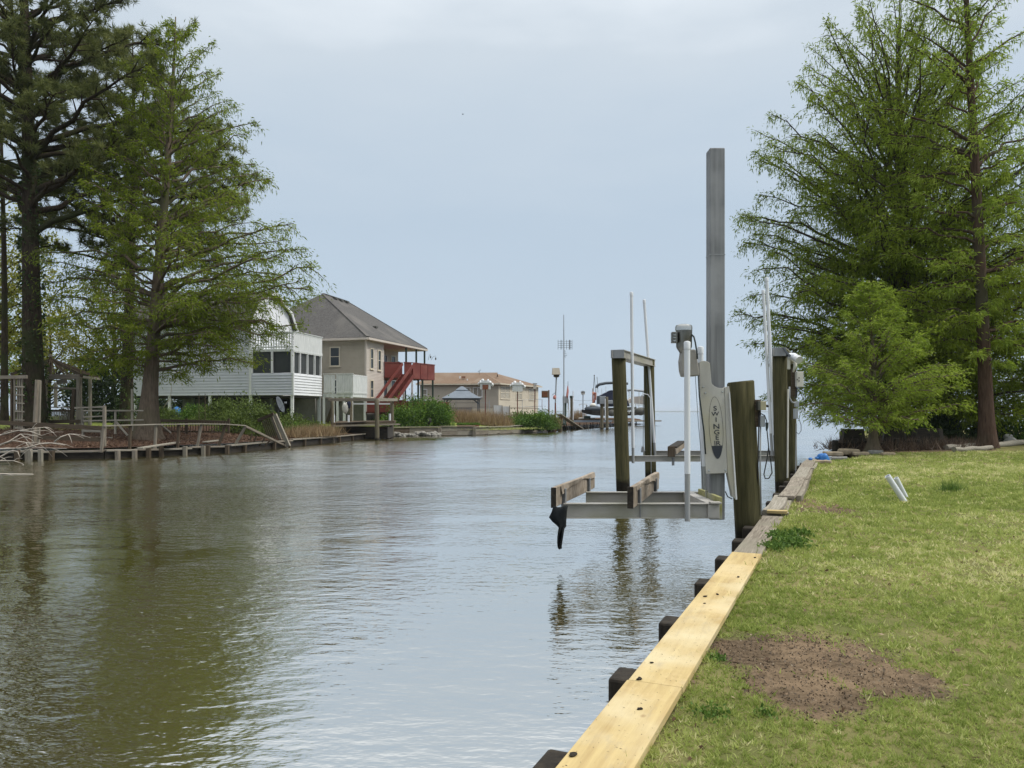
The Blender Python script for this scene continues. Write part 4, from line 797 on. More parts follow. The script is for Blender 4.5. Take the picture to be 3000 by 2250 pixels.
tree('bald_cypress', 'tall cypress with bare reddish trunk at the right edge', b2_, 23, .26, tips_by_profile(110, 3.0, 22.8, pr2, 12, lambda t: math.radians(-5 + 60 * t), azbias=lambda a: 1 - .8 * max(0, -math.sin(a)), rj=(.5, 1.08)), m_redbark, l_cyp_young, seed=12, thin=lambda t: float(np.interp(t, [0, .4, 1], [.8, .6, .5])), hang=.4, subs=11, sprays=56, ln=.19, wd=.044, group='cypresses on the right bank', twig=.34, droop=.25, lean=(-.9, 0), flare=.6, tint0=.08)
b3_ = NG(2557, 1328); 
pr3 = prof_of([(.9, 2.4), (1.6, 3.0), (2.6, 2.9), (3.8, 2.2), (4.8, 1.4), (5.6, .7), (6.2, .10)])
tree('young_cypress', 'small bright green bald cypress in front of the row of stones', b3_, 6.1, .13, tips_by_profile(115, 1.0, 6.0, pr3, 13, lambda t: math.radians(8 + 38 * t), rj=(.5, 1.06)), m_cypbark, l_cyp_young, seed=13, subs=12, sprays=44, ln=.14, wd=.034, group='cypresses on the right bank', twig=.36, droop=.14, flare=1.7, wob=.10, limb=.07, tint0=.05)
b4_ = W(3130, 34, .5)
tree('bald_cypress', 'cypress standing just outside the right edge with branches reaching in', b4_, 15, .28, tips_by_profile(75, 1.2, 14.8, prof_of([(1, 4.2), (5, 5.2), (10, 3.8), (15, .3)]), 14, lambda t: math.radians(5 + 45 * t)), m_cypbark, l_cyp_young, seed=14, subs=11, sprays=56, ln=.20, wd=.048, group='cypresses on the right bank', twig=.34)
b5_ = W(2760, 37, .5)
tree('bald_cypress', 'dark cypress filling the gap behind the large right bank cypress', b5_, 11, .22, tips_by_profile(80, .8, 10.8, prof_of([(.5, 4.4), (4, 4.6), (8, 3.0), (11, .3)]), 15, lambda t: math.radians(5 + 45 * t)), m_darklimb, l_cyp, seed=15, subs=11, sprays=56, ln=.22, wd=.052, group='cypresses on the right bank', twig=.34, tint0=-.12)
# dark old bulkhead, stumps and brush under them
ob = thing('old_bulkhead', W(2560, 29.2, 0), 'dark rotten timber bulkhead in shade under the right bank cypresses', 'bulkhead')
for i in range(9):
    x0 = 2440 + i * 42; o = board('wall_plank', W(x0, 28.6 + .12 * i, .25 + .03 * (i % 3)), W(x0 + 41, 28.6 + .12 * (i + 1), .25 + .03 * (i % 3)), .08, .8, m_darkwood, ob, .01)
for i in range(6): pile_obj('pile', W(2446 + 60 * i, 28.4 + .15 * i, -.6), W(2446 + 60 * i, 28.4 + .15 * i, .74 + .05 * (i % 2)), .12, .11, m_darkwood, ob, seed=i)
for i, (x, d, r, z, lab) in enumerate([(2500, 29.3, (.55, .4, .85), .75, 'dark tree stump left of the small cypress trunk'), (2620, 29.8, (.6, .5, .7), .7, 'wide dark stump behind the small cypress'), (2720, 30.2, (.7, .5, .75), .7, 'dark root stump at the left end of the logs')]):
    m = MB(); m.tube([W(x, d, .1), W(x, d, .5), W(x, d, .9), W(x, d, 1.15)], [r[0] * 1.2, r[0] * .9, r[0] * .75, r[0] * .7], 14, True, lambda t, a: .18 * math.sin(4 * a + x) + .1 * math.sin(9 * a)); o = m.build('tree_stump', m_darkwood, None, smooth=40); put(o, lab, 'stump', 'dark stumps under the cypresses')
reeds('brush', 'tangled dark brush and roots under the right bank cypresses', [W(x, d, .38) for x in range(2470, 2840, 24) for d in (28.8, 29.6, 30.6)], 5200, .55, l_brush, 61, .035, 'brush', .35, kind='stuff', lean=.9)
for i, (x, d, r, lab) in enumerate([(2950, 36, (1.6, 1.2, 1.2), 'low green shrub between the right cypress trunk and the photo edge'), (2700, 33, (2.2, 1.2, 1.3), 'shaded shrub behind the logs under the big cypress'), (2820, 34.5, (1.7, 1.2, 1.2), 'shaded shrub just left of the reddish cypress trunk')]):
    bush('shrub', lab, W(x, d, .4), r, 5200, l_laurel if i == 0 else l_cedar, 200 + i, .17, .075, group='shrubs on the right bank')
# ------------------------------------------------------------------ trees on the far bank
bl = LG(100, 36)
prl = prof_of([(9, 4), (11, 6.2), (14, 7.4), (18, 7.8), (22, 7.2), (26, 4.2), (28, .6)])
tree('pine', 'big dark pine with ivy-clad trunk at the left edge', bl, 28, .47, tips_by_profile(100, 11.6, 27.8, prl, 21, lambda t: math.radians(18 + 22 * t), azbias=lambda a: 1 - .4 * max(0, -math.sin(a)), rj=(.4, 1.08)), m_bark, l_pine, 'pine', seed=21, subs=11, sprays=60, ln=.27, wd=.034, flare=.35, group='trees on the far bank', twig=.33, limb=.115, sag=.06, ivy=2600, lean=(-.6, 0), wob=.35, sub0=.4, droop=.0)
bl3 = LG(370, 43)
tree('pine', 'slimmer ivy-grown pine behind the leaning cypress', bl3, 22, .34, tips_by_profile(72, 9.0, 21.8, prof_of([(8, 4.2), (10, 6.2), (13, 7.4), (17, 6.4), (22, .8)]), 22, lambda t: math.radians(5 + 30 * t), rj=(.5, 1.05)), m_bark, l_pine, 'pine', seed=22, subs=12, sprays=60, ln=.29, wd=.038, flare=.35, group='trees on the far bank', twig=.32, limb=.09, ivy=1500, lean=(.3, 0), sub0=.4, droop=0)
bl2 = LG(432, 34.5)
pl2 = prof_of([(2.2, 3.2), (4.0, 5.4), (5.8, 6.6), (7.2, 7.2), (9, 6.0), (11, 5.0), (13.5, 4.2), (15.5, 3.2), (17.5, 2.2), (19, .5)])
EXTRA = [(7.7, .02, 7.0, 5.2), (6.9, -.12, 6.7, 4.8), (8.7, .15, 6.2, 6.6), (7.2, .35, 6.7, 5.4), (6.0, -.3, 6.6, 4.6), (5.2, .1, 6.4, 4.2), (4.6, -.15, 5.6, 3.9), (4.4, -.6, 4.6, 3.9), (5.6, -.75, 4.4, 4.6), (6.6, -.5, 5.6, 5.0), (9.6, -.05, 6.0, 7.4), (3.9, -.35, 4.6, 3.6), (8.0, -.3, 6.6, 5.9)]
tree('bald_cypress', 'leaning bald cypress with swollen base on the littered far bank', bl2, 19, .34, tips_by_profile(135, 2.8, 18.9, pl2, 23, lambda t: math.radians(-2 + 46 * t), azbias=lambda a: (1 - .45 * max(0, -math.sin(a))) * (1.08 if math.cos(a) > .3 else .92), rj=(.5, 1.08)) + EXTRA, m_cypbark, l_cyp_left, seed=23, thin=lambda t: float(np.interp(t, [0, .5, .8, 1], [.95, .82, .65, .5])), hang=.3, subs=11, sprays=58, ln=.19, wd=.044, flare=1.25, group='trees on the far bank', twig=.36, droop=.34, lean=(1.1, 0), limb=.08, wob=.2)
for i, (x, d, h, r, n, lab, mt) in enumerate([(-60, 52, 17, 6.5, 70, 'yellow-green spring tree at the far left behind the pine', l_spring), (140, 60, 8.5, 3.6, 40, 'thin yellow-green spring tree behind the gazebo frame', l_spring), (330, 60, 12, 4.6, 50, 'spring-leaved tree between the pine trunk and the house', l_spring), (-10, 76, 13, 5, 40, 'distant leafy tree at the far left beyond the lawn', l_laurel), (620, 78, 12, 4.2, 40, 'leafy tree hidden behind the white stilt house', l_spring)]):
    b = LG(x, d); tree('leafy_tree', lab, b, h, .2, tips_by_profile(n, h * .28, h * .98, prof_of([(h * .2, r * .6), (h * .5, r), (h * .8, r * .75), (h, r * .1)]), 30 + i, lambda t: math.radians(30 + 20 * t)), m_darklimb, mt, 'broad', seed=30 + i, subs=8, sprays=30, ln=.22, wd=.13, flare=.3, group='trees on the far bank', twig=.4, droop=.1)
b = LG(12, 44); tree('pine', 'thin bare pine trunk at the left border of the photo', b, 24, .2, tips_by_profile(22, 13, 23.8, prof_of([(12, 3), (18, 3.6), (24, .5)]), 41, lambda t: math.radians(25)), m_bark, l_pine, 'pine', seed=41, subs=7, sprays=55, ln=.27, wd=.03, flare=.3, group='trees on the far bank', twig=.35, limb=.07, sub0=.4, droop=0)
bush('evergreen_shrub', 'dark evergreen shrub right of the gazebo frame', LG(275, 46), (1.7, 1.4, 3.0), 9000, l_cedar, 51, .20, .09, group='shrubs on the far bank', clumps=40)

# ------------------------------------------------------------------ far bulkhead
fb = thing('far_bulkhead', Vector((-14, 31, 0)), 'low weathered timber bulkhead along the far bank with short square piles', 'bulkhead')
def shore_along(x0, x1, n): return [shore_pt(x0 + (x1 - x0) * i / n) for i in range(n + 1)]
edge = [-60, 130, 305, 395, 475, 555, 664, 760, 847, 930, 1059, 1103]
for i in range(len(edge) - 1):
    a, b = shore_pt(edge[i]), shore_pt(edge[i + 1]); zc = .30 if i < 6 else .34
    a.z = b.z = 0; out = Vector((b.y - a.y, a.x - b.x, 0)).normalized()                       # towards the water
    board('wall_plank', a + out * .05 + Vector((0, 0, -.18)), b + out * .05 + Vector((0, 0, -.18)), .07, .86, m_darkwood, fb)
    tl = rnd.uniform(-.03, .05)
    board('cap_board', a + out * .08 + Vector((0, 0, zc + tl)), b + out * .08 + Vector((0, 0, zc + rnd.uniform(-.04, .04))), .30, .07, m_oldwood if i % 2 else m_palewood, fb, .008)
for x in [58, 90, 155, 348, 396, 437, 476, 543, 597, 607, 665, 715, 800, 847, 890, 937, 975, 991, 1031, 1066]:
    p = shore_pt(x); q = rnd.uniform(.36, .47); board('pile', p + Vector((.1, -.28, -.5)), p + Vector((.1 + rnd.uniform(-.06, .06), -.28, q - .06)), .15, .16, m_brownwood if x % 3 else m_oldwood, fb, .012)
# the stretch before the lawn: plank wall and curved light boards
fc = thing('lawn_bulkhead', Vector((-4, 58.5, 0)), 'plank bulkhead curving round the far lawn below the beige house', 'bulkhead')
pts = [shore_pt(x) for x in (1103, 1200, 1289, 1340, 1390, 1430, 1465, 1500, 1535, 1570, 1600)]
for i in range(len(pts) - 1):
    a, b = pts[i], pts[i + 1]; zt = [.62, .62, .66, .66, .58, .56, .56, .60, .70, .85][i]
    for k in range(2 if i < 4 else 2):
        h = zt / 2; board('wall_plank', a + Vector((0, -.1, h * k + h / 2 + .02)), b + Vector((0, -.1, h * k + h / 2 + .02)), .07, h * .93, [m_oldwood, m_palewood][(i + k) % 2] if i else m_brownwood, fc, .01)
    board('cap_board', a + Vector((0, -.05, zt + .06)), b + Vector((0, -.05, zt + .06 + (.1 if i > 7 else 0))), .32, .06, m_palewood if i > 3 else m_oldwood, fc, .01)
for x in (1289, 1390, 1427, 1462, 1500, 1533): p = shore_pt(x); board('pile', p + Vector((0, -.3, -.5)), p + Vector((0, -.3, .62 if x < 1400 else .12)), .26 if x < 1400 else .2, .26, m_oldwood, fc, .01)
rp = thing('riprap', shore_pt(1210), 'bank of broken pale rubble below the plank bulkhead', 'rubble')
for i in range(46):
    x = rnd.uniform(1112, 1288); p = shore_pt(x) + Vector((rnd.uniform(-.2, .2), -.35 - rnd.random() * .5, 0)); s = rnd.uniform(.10, .24)
    MB().blob(p + Vector((0, 0, rnd.uniform(.0, .22))), (s * 1.3, s, s * .8), i, .22, 8, 5).build('rock', m_riprap, rp)

# ------------------------------------------------------------------ broken railing along the left bank
rl = thing('collapsed_railing', W(560, 33, .3), 'collapsed weathered dock railing sagging along the left bank', 'railing')
def sp(x, back=-.18): p = shore_pt(x); return p + Vector((0, back, 0))
tops = [(304, 1251), (382, 1249), (457, 1247), (525, 1246), (590, 1245), (662, 1246), (720, 1250)]
for i, (xt, yt) in enumerate(tops):
    xb = [304, 386, 460, 525, 582, 643, 690][i]; b = sp(xb); t = P(xt, yt - 2, b.y)
    board('post', Vector((b.x, b.y, .25)), t, .09, .11, m_brownwood if i % 2 else m_oldwood, rl, .006)
    if i < len(tops) - 1:
        b2_x = [304, 386, 460, 525, 582, 643, 690][i + 1]; t2 = P(tops[i + 1][0], tops[i + 1][1] - 2, sp(b2_x).y)
        board('top_rail', t + Vector((0, -.06, .02)), t2 + Vector((0, -.06, .02)), .14, .045, m_palewood, rl, .004)
dS = sp(760).y; t0 = P(720, 1250, sp(690).y)
board('fallen_rail', t0, P(842, 1309, sp(842).y), .10, .10, m_oldwood, rl, .006)
for xt, yt, xb, yb in [(738, 1270, 729, 1313), (752, 1276, 738, 1313), (776, 1284, 757, 1313), (792, 1289, 776, 1312)]: board('baluster', P(xb, yb - 4, dS), P(xt, yt, dS), .05, .07, m_brownwood, rl, .004)
fs = thing('fallen_fence_section', P(842, 1309, 38.6), 'tilted fence panel falling towards the water at the end of the left bank', 'fence panel')
board('end_post', P(846, 1308, 38.7), P(805, 1214, 38.9), .12, .20, m_palewood, fs, .006)
board('end_post', P(829, 1305, 38.9), P(796, 1222, 39.1), .06, .14, m_oldwood, fs, .006)
board('top_rail', P(755, 1232, 39.3), P(802, 1213, 39.0), .09, .16, m_brownwood, fs, .006)
board('bottom_rail', P(780, 1290, 39.3), P(832, 1300, 39.0), .07, .1, m_brownwood, fs, .006)
for i in range(7): t = i / 6; board('picket', P(788 + 36 * t, 1288 + 6 * t, 39.15), P(768 + 31 * t, 1234 - 12 * t, 39.15), .03, .06, m_brownwood, fs)
# tall posts and low rails on the littered bank
def rail(name, label, posts, rails, d, mat, w=.10, cat='fence', group=None, diag=(), pmat=None):
    b = W((posts[0][0] if posts else rails[0][0]), d, 0); r = thing(name, Vector((b.x, d, .5)), label, cat, group)
    for x, y0, y1 in posts: board('post', P(x, y1, d), P(x, y0, d), w * .8, w, pmat or mat, r, .005)
    for x0, y0, x1, y1, h in rails: board('rail', P(x0, y0, d - .06), P(x1, y1, d - .06), .04, h, mat, r, .004)
    for x0, y0, x1, y1 in diag: board('brace', P(x0, y0, d - .08), P(x1, y1, d - .08), .04, .08, mat, r, .004)
    return r
rail('white_railing', 'pale frame railing standing between the cypress base and the gazebo', [(243, 1203, 1284), (306, 1187, 1275), (338, 1203, 1272), (387, 1140, 1262), (241, 1193, 1240)], [(243, 1203, 420, 1203, .06), (243, 1233, 420, 1230, .06), (218, 1195, 305, 1192, .07), (243, 1222, 305, 1219, .06), (243, 1262, 306, 1264, .10), (243, 1281, 330, 1284, .10)], 33.5, m_palewood, .09, diag=[(338, 1233, 374, 1276)])
rail('low_rail_fence', 'dark low board fence along the left bank in front of the pine', [(306, 1190, 1343), (300, 1250, 1340)], [(-40, 1236, 304, 1255, .17), (112, 1281, 304, 1288, .16)], 30.2, m_brownwood, .12, pmat=m_oldwood)
o = board('leaning_post', P(101, 1300, 30.9), P(111, 1113, 30.9), .10, .23, m_oldwood, None, .012); put(o, 'thick pale post leaning in front of the ivy-clad pine trunk', 'post')
o = board('leaning_post', P(112, 1300, 30.98), P(116.5, 1115, 30.98), .10, .09, m_palewood, None, .006); put(o, 'narrow pale board fixed to the right side of the thick leaning post', 'post')
for x, lab in [(88, 'left of two stub posts standing in the water below the leaning post'), (119, 'right of two stub posts standing in the water below the leaning post')]:
    o = board('stub_post', P(x, 1352, 28.0) + Vector((0, 0, -.4)), P(x, 1316, 28.0), .13, .13, m_palewood, None, .01); put(o, lab, 'post', 'stub posts in the water')
tr = thing('trellis', P(55, 1260, 32.5), 'weathered ladder-like trellis with top beam left of the pine trunk', 'trellis')
for x, w in [(35, .16), (43, .08), (52, .06), (58, .06), (64, .06)]: board('upright', P(x, 1258, 32.5), P(x, 1108, 32.5), .06, w, m_oldwood if x > 40 else m_brownwood, tr, .004)
for y in (1133, 1157, 1181, 1205, 1230, 1254): board('rung', P(45, y, 32.4), P(71, y + 1, 32.4), .05, .05, m_palewood, tr, .004)
board('top_beam', P(-30, 1106, 32.45), P(80, 1104, 32.45), .08, .14, m_oldwood, tr, .005)
# gazebo frame
gz = thing('gazebo_frame', P(190, 1262, 38), 'bare weathered gazebo frame with open rafters and picket rail', 'gazebo')
for x, y0, y1, d in [(134, 1108, 1280, 37), (163, 1120, 1195, 40.5), (229, 1105, 1250, 37), (235, 1108, 1250, 38.2), (264, 1108, 1245, 40.5)]: board('post', P(x, y1, d), P(x, y0, d), .12, .14, m_oldwood, gz, .005)
board('post', P(207, 1276, 37), P(218, 1140, 37), .14, .16, m_brownwood, gz, .005)
board('beam', P(134, 1104, 37), P(232, 1104, 37), .08, .24, m_oldwood, gz, .006); board('beam', P(229, 1103, 37.2), P(292, 1110, 40.5), .08, .12, m_palewood, gz, .006); board('beam', P(140, 1136, 37.2), P(228, 1139, 37.2), .06, .10, m_oldwood, gz, .005)
board('king_post', P(148, 1100, 38.5), P(148, 1046, 38.5), .10, .13, m_brownwood, gz, .005); MB().blob(P(148, 1043, 38.5), (.07, .07, .1), 3, .05).build('finial', m_oldwood, gz)
for x, y, d, h in [(242, 1102, 37.2, .16), (290, 1108, 40.5, .16), (188, 1096, 37, .07), (160, 1096, 37, .07), (30, 1098, 37.5, .14), (95, 1100, 41, .12), (205, 1100, 41.5, .10), (134, 1100, 37.0, .12)]: board('rafter', P(149, 1053, 38.5), P(x, y, d), .05, h, m_brownwood, gz, .005)
board('top_rail', P(139, 1193, 36.9), P(206, 1193, 36.9), .14, .05, m_palewood, gz); board('rail', P(139, 1203, 36.9), P(206, 1203, 36.9), .05, .10, m_brownwood, gz); board('rail', P(139, 1236, 36.9), P(240, 1234, 36.9), .05, .16, m_brownwood, gz)
for i in range(14): x = 141 + i * 4.8; board('picket', P(x, 1236, 37), P(x, 1204, 37), .03, .05, m_palewood if i % 3 else m_oldwood, gz)
for i in range(9): x = 216 + i * 6; board('picket', P(x, 1250, 40.5), P(x, 1206, 40.5), .03, .06, m_oldwood, gz)
board('hanging_panel', P(166, 1120, 37.2), P(197, 1116, 37.2), .03, .22, m_palewood, gz); board('floor_edge', P(170, 1262, 36), P(300, 1262, 36.5), .1, .14, m_palewood, gz)
# dark picket fence
pf = thing('picket_fence', P(560, 1270, 38.5), 'low dark picket fence with wide top board behind the collapsed railing', 'fence')
board('top_board', P(462, 1232, 38), P(673, 1237, 38.6), .12, .15, m_brownwood, pf, .006); board('rail', P(470, 1263, 38.05), P(673, 1266, 38.65), .05, .08, m_brownwood, pf)
for i in range(26): x = 472 + i * 7.8; board('picket', P(x, 1268, 38.2), P(x, 1236, 38.2), .03, .045, m_brownwood, pf)
for x in (546, 670): board('post', P(x, 1270, 38.25), P(x, 1226, 38.25), .1, .1, m_brownwood, pf)
board('brace', P(460, 1235, 34.5), P(500, 1268, 36.2), .05, .08, m_palewood, pf)
# loose planks on the littered ground
for i, (xa, ya, xb, yb, lab) in enumerate([(395, 1286, 455, 1283, 'pale plank lying against the swollen cypress base'), (410, 1311, 520, 1294, 'long loose plank on the littered bank right of the cypress base'), (575, 1274, 650, 1273, 'pale plank on the littered bank near the picket fence'), (600, 1293, 640, 1288, 'short split plank by the collapsed railing')]):
    z = .50; o = board('loose_plank', G(xa, ya + 2, z), G(xb, yb + 2, z + .02), .22, .05, m_palewood, None, .006); put(o, lab, 'plank', 'loose planks on the left bank')
# dead branches in the water
def branch(name, label, paths, d, seed):
    r = random.Random(seed); m = MB()
    for pth in paths:
        pts = [P(x, y, d + r.uniform(-.25, .25)) for x, y in pth]; n = len(pts); m.tube(pts, [max(.010, .034 * (1 - .8 * i / (n - 1))) for i in range(n)], 6)
        for k in range(3):
            i = r.randrange(1, n); p = pts[i]; e = p + Vector((r.uniform(.2, .8), r.uniform(-.3, .3), r.uniform(-.5, .35))); m.tube(bez(p, p.lerp(e, .5) + Vector((0, 0, .1)), e, 3), [.014, .011, .008, .005], 4)
    o = m.build(name, m_driftwood, None, smooth=1); return put(o, label, 'branch', 'dead branches in the water')
branch('dead_branch', 'highest bleached dead branch arching over the water at the left edge', [[(-50, 1290), (0, 1275), (50, 1262), (95, 1256), (130, 1252)], [(60, 1262), (90, 1264), (122, 1276)]], 27.2, 1)
branch('dead_branch', 'forked bleached branch below the highest one', [[(-50, 1325), (-5, 1306), (40, 1291), (75, 1296), (100, 1297)], [(-5, 1306), (30, 1292), (60, 1272), (76, 1282), (80, 1292)]], 26.9, 2)
branch('dead_branch', 'longest bleached branch reaching right above the waterline', [[(-50, 1320), (0, 1315), (60, 1313), (105, 1310), (150, 1313), (195, 1314)], [(75, 1313), (115, 1301), (150, 1298), (190, 1304)], [(160, 1295), (178, 1280), (200, 1272)]], 26.6, 3)
branch('dead_branch', 'bleached branch sinking into the water at the left edge', [[(-50, 1352), (0, 1339), (35, 1320), (52, 1323), (58, 1340)], [(-50, 1362), (0, 1350), (40, 1350), (60, 1356)]], 26.3, 4)
branch('dead_branch', 'lowest bleached branch lying flat on the water', [[(-60, 1384), (0, 1389), (50, 1389), (94, 1389), (112, 1396)]], 22.0, 5)
branch('dead_branch', 'white dead branch leaning among the far bank brush', [[(480, 1193), (490, 1178), (500, 1160), (503, 1130), (500, 1110)]], 44, 6)

# ------------------------------------------------------------------ house building kit
class Frame:
    def __init__(s, o, ang): s.o = Vector((o[0], o[1], 0)); a = math.radians(ang); s.v = Vector((math.cos(a), -math.sin(a), 0)); s.u = Vector((math.sin(a), math.cos(a), 0))
    def p(s, a, b, z): q = s.o + s.v * a + s.u * b; return Vector((q.x, q.y, z))
def siding(fr, a0, b0, a1, b1, z0, z1, lap, mat, parent, name='wall', th=.12, out=.06):
    """a lapped-board wall from (a0,b0) to (a1,b1); the outside is to the right of that direction"""
    p, q = fr.p(a0, b0, 0), fr.p(a1, b1, 0); d = (q - p).normalized(); nrm = Vector((d.y, -d.x, 0)); m = MB(); n = max(1, round((z1 - z0) / lap)); h = (z1 - z0) / n
    for i in range(n):
        zb, zt = z0 + i * h, z0 + (i + 1) * h; up = Vector((0, 0, 1))
        g = h * .14; A, B = p + nrm * out + up * (zb + g), q + nrm * out + up * (zb + g); C, D_ = q + nrm * out * .3 + up * zt, p + nrm * out * .3 + up * zt; zb += g
        m.quad(A, B, C, D_); m.quad(p + up * zb, q + up * zb, B, A)
        m.quad(p + up * zb, A, D_, p + up * zt); m.quad(q + up * zb, q + up * zt, C, B)
    m.box((p + q) / 2 - nrm * th / 2 + Vector((0, 0, (z0 + z1) / 2)), ((q - p).length, th, z1 - z0 - .002), frame(p, q)[0])
    me = bpy.data.meshes.new(name); o_ = org(parent); me.from_pydata([tuple(Vector(v) - o_) for v in m.v], [], m.f)
    return link(name, me, mat, parent, o_)
def window(fr, a, b, z, w, h, face, parent, fmat=m_white, split=True, gmat=m_glass, ac=False, cols=1):
    """face 'f' = front wall (towards the camera), 'r' = right wall; (a, b) is the window's middle on the wall"""
    dv, n = (fr.v, -fr.u) if face == 'f' else (fr.u, fr.v); c = fr.p(a, b, z); t = .09
    q = frame(c, c + dv)[0]; m = MB(); o = n * .05
    for s in (-1, 1): m.box(c + o + dv * (s * (w / 2 - t / 2)), (t, .06, h), q); m.box(c + o + Vector((0, 0, s * (h / 2 - t / 2))), (w - 2 * t, .06, t), q)
    if split: m.box(c + o, (w - 2 * t, .045, .05), q)
    for k in range(1, cols): m.box(c + o + dv * (-w / 2 + w * k / cols), (.06, .05, h - 2 * t), q)
    f = m.build('window', fmat, parent); MB().box(c + n * .03, (w - 2 * t, .01, h - 2 * t), q).build('pane', gmat, f)
    MB().box(c + n * .07 + Vector((0, 0, -h / 2 - .03)), (w + .1, .10, .05), q).build('sill', fmat, f)
    return f
def slat_panel(fr, a0, b0, a1, b1, z0, z1, mat, parent, step=.15, gap=.012, name='slat', rails=True):
    p, q = fr.p(a0, b0, 0), fr.p(a1, b1, 0); L = (q - p).length; n = max(1, int(L / step)); w = L / n
    me = bpy.data.meshes.new(name); m = MB(); m.box((0, 0, 0), (w - gap, .025, z1 - z0)); me.from_pydata(m.v, [], m.f); me.materials.append(mat); qq = frame(p, q)[0]
    for i in range(n):
        o = bpy.data.objects.new(name, me); COL.objects.link(o); o.parent = parent; o.rotation_mode = 'QUATERNION'; o.rotation_quaternion = qq
        o.location = p.lerp(q, (i + .5) / n) + Vector((0, 0, (z0 + z1) / 2 + .015 * math.sin(i * 2.3))) - org(parent)
    if rails:
        for z in (z0 + .12, z1 - .06): board('rail', p + Vector((0, 0, z)), q + Vector((0, 0, z)), .05, .10, mat, parent)
def post(fr, a, b, z0, z1, w, mat, parent, name='post'): return board(name, fr.p(a, b, z0), fr.p(a, b, z1), w, w, mat, parent)

# ------------------------------------------------------------------ white house on stilts, front siding in a shade-tinted colour
F1 = Frame((-15.69, 55), 11)
hw = thing('stilt_house', F1.p(-6, 3, 1.0), 'white house on stilts with white porch decks', 'house')
siding(F1, -12.9, 0, -3.3, 0, 3.0, 8.3, .21, m_siding_shaded, hw); siding(F1, -3.3, 0, 0, 0, 3.0, 4.6, .21, m_siding_shaded, hw)
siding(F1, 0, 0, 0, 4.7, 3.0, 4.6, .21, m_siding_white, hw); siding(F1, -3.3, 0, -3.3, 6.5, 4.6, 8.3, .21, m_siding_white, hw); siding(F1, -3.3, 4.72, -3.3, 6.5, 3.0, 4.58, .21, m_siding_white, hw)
siding(F1, -3.3, 6.5, -12.9, 6.5, 3.0, 8.3, .21, m_siding_shaded, hw); siding(F1, -12.9, 6.5, -12.9, 0, 3.0, 8.3, .21, m_siding_shaded, hw)
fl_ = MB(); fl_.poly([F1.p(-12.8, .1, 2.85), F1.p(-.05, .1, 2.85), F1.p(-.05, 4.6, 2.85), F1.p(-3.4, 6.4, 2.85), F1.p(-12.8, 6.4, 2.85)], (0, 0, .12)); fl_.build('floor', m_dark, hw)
gp = [(-.35, 8.2), (.75, 9.65), (3.25, 10.9), (5.75, 9.65), (6.85, 8.2)]
MB().poly([F1.p(-3.3, b, z) for b, z in [(0, 8.25), (.8, 9.55), (3.25, 10.75), (5.7, 9.55), (6.5, 8.25)]], F1.v * -.1).build('gable', m_siding_white, hw)
MB().poly([F1.p(-12.8, b, z) for b, z in [(0, 8.25), (.8, 9.55), (3.25, 10.75), (5.7, 9.55), (6.5, 8.25)]], F1.v * -.1).build('gable', m_siding_shaded, hw)
for i in range(4):
    (b0, z0), (b1, z1) = gp[i], gp[i + 1]; MB().poly([F1.p(-13.2, b0, z0), F1.p(-3.05, b0, z0), F1.p(-3.05, b1, z1), F1.p(-13.2, b1, z1)], (0, 0, .12)).build('roof_slope', m_roof, hw)
    MB().beam(F1.p(-3.0, b0, z0), F1.p(-3.0, b1, z1), .08, .20).build('rake_trim', m_white, hw)
for a, z, w, h in [(-9.8, 7.75, .9, 1.2), (-7.2, 7.75, .9, 1.2)]: window(F1, a, 0, z, w, h, 'f', hw)
window(F1, -9.6, 0, 5.35, 1.7, 1.25, 'f', hw, cols=2); window(F1, -5.1, 0, 5.45, 1.0, .85, 'f', hw, cols=2, split=False); window(F1, -6.9, 0, 5.6, .8, .7, 'f', hw, m_redpost, True, m_whitedeck, cols=2)
for t in (.28, .62): window(F1, -3.3, 6.5 * t, 9.0, .5, .7, 'r', hw, split=False, gmat=m_siding_white)
MB().box(F1.p(-3.3, -.06, 5.6), (.16, .1, 5.2), frame(F1.p(0, 0, 0), F1.p(1, 0, 0))[0]).build('corner_trim', m_white, hw); MB().box(F1.p(.03, -.03, 3.8), (.14, .14, 1.62), frame(F1.p(0, 0, 0), F1.p(1, 0, 0))[0]).build('corner_trim', m_white, hw)
# screened porch between the two decks
for a in (-3.2, -1.6, -.06): post(F1, a, -.02, 4.6, 6.15, .14, m_white, hw, 'porch_post')
for i, b in enumerate((.06, 1.1, 2.3, 3.5, 4.6)): post(F1, -.02, b, 4.6, 6.15, .14, m_white, hw, 'porch_post')
for i, (b0, b1) in enumerate(((.13, 1.03), (1.17, 2.23), (2.37, 3.43), (3.57, 4.53))): MB().poly([F1.p(-.08, b0, 4.62), F1.p(-.08, b1, 4.62), F1.p(-.08, b1, 6.12), F1.p(-.08, b0, 6.12)], F1.v * -.02).build('screen', m_screen, hw)
for a0, a1 in ((-3.12, -1.68), (-1.52, -.14)): MB().poly([F1.p(a0, .06, 4.62), F1.p(a1, .06, 4.62), F1.p(a1, .06, 6.12), F1.p(a0, .06, 6.12)], F1.u * .02).build('screen', m_screen, hw)
MB().poly([F1.p(-3.3, -.05, 6.15), F1.p(.06, -.05, 6.15), F1.p(.06, 4.75, 6.15), F1.p(-3.3, 4.75, 6.15)], (0, 0, .18)).build('deck_floor', m_whitedeck, hw)
slat_panel(F1, .05, 0, .05, 4.7, 6.1, 7.55, m_whitedeck, hw, .17); slat_panel(F1, -3.2, -.02, .05, -.02, 6.35, 7.5, m_whitedeck, hw, .2, .11)
board('rail_cap', F1.p(.05, -.05, 7.58), F1.p(.05, 4.75, 7.58), .14, .05, m_whitedeck, hw); board('rail_cap', F1.p(-3.25, -.02, 7.54), F1.p(-.03, -.02, 7.54), .14, .05, m_whitedeck, hw)
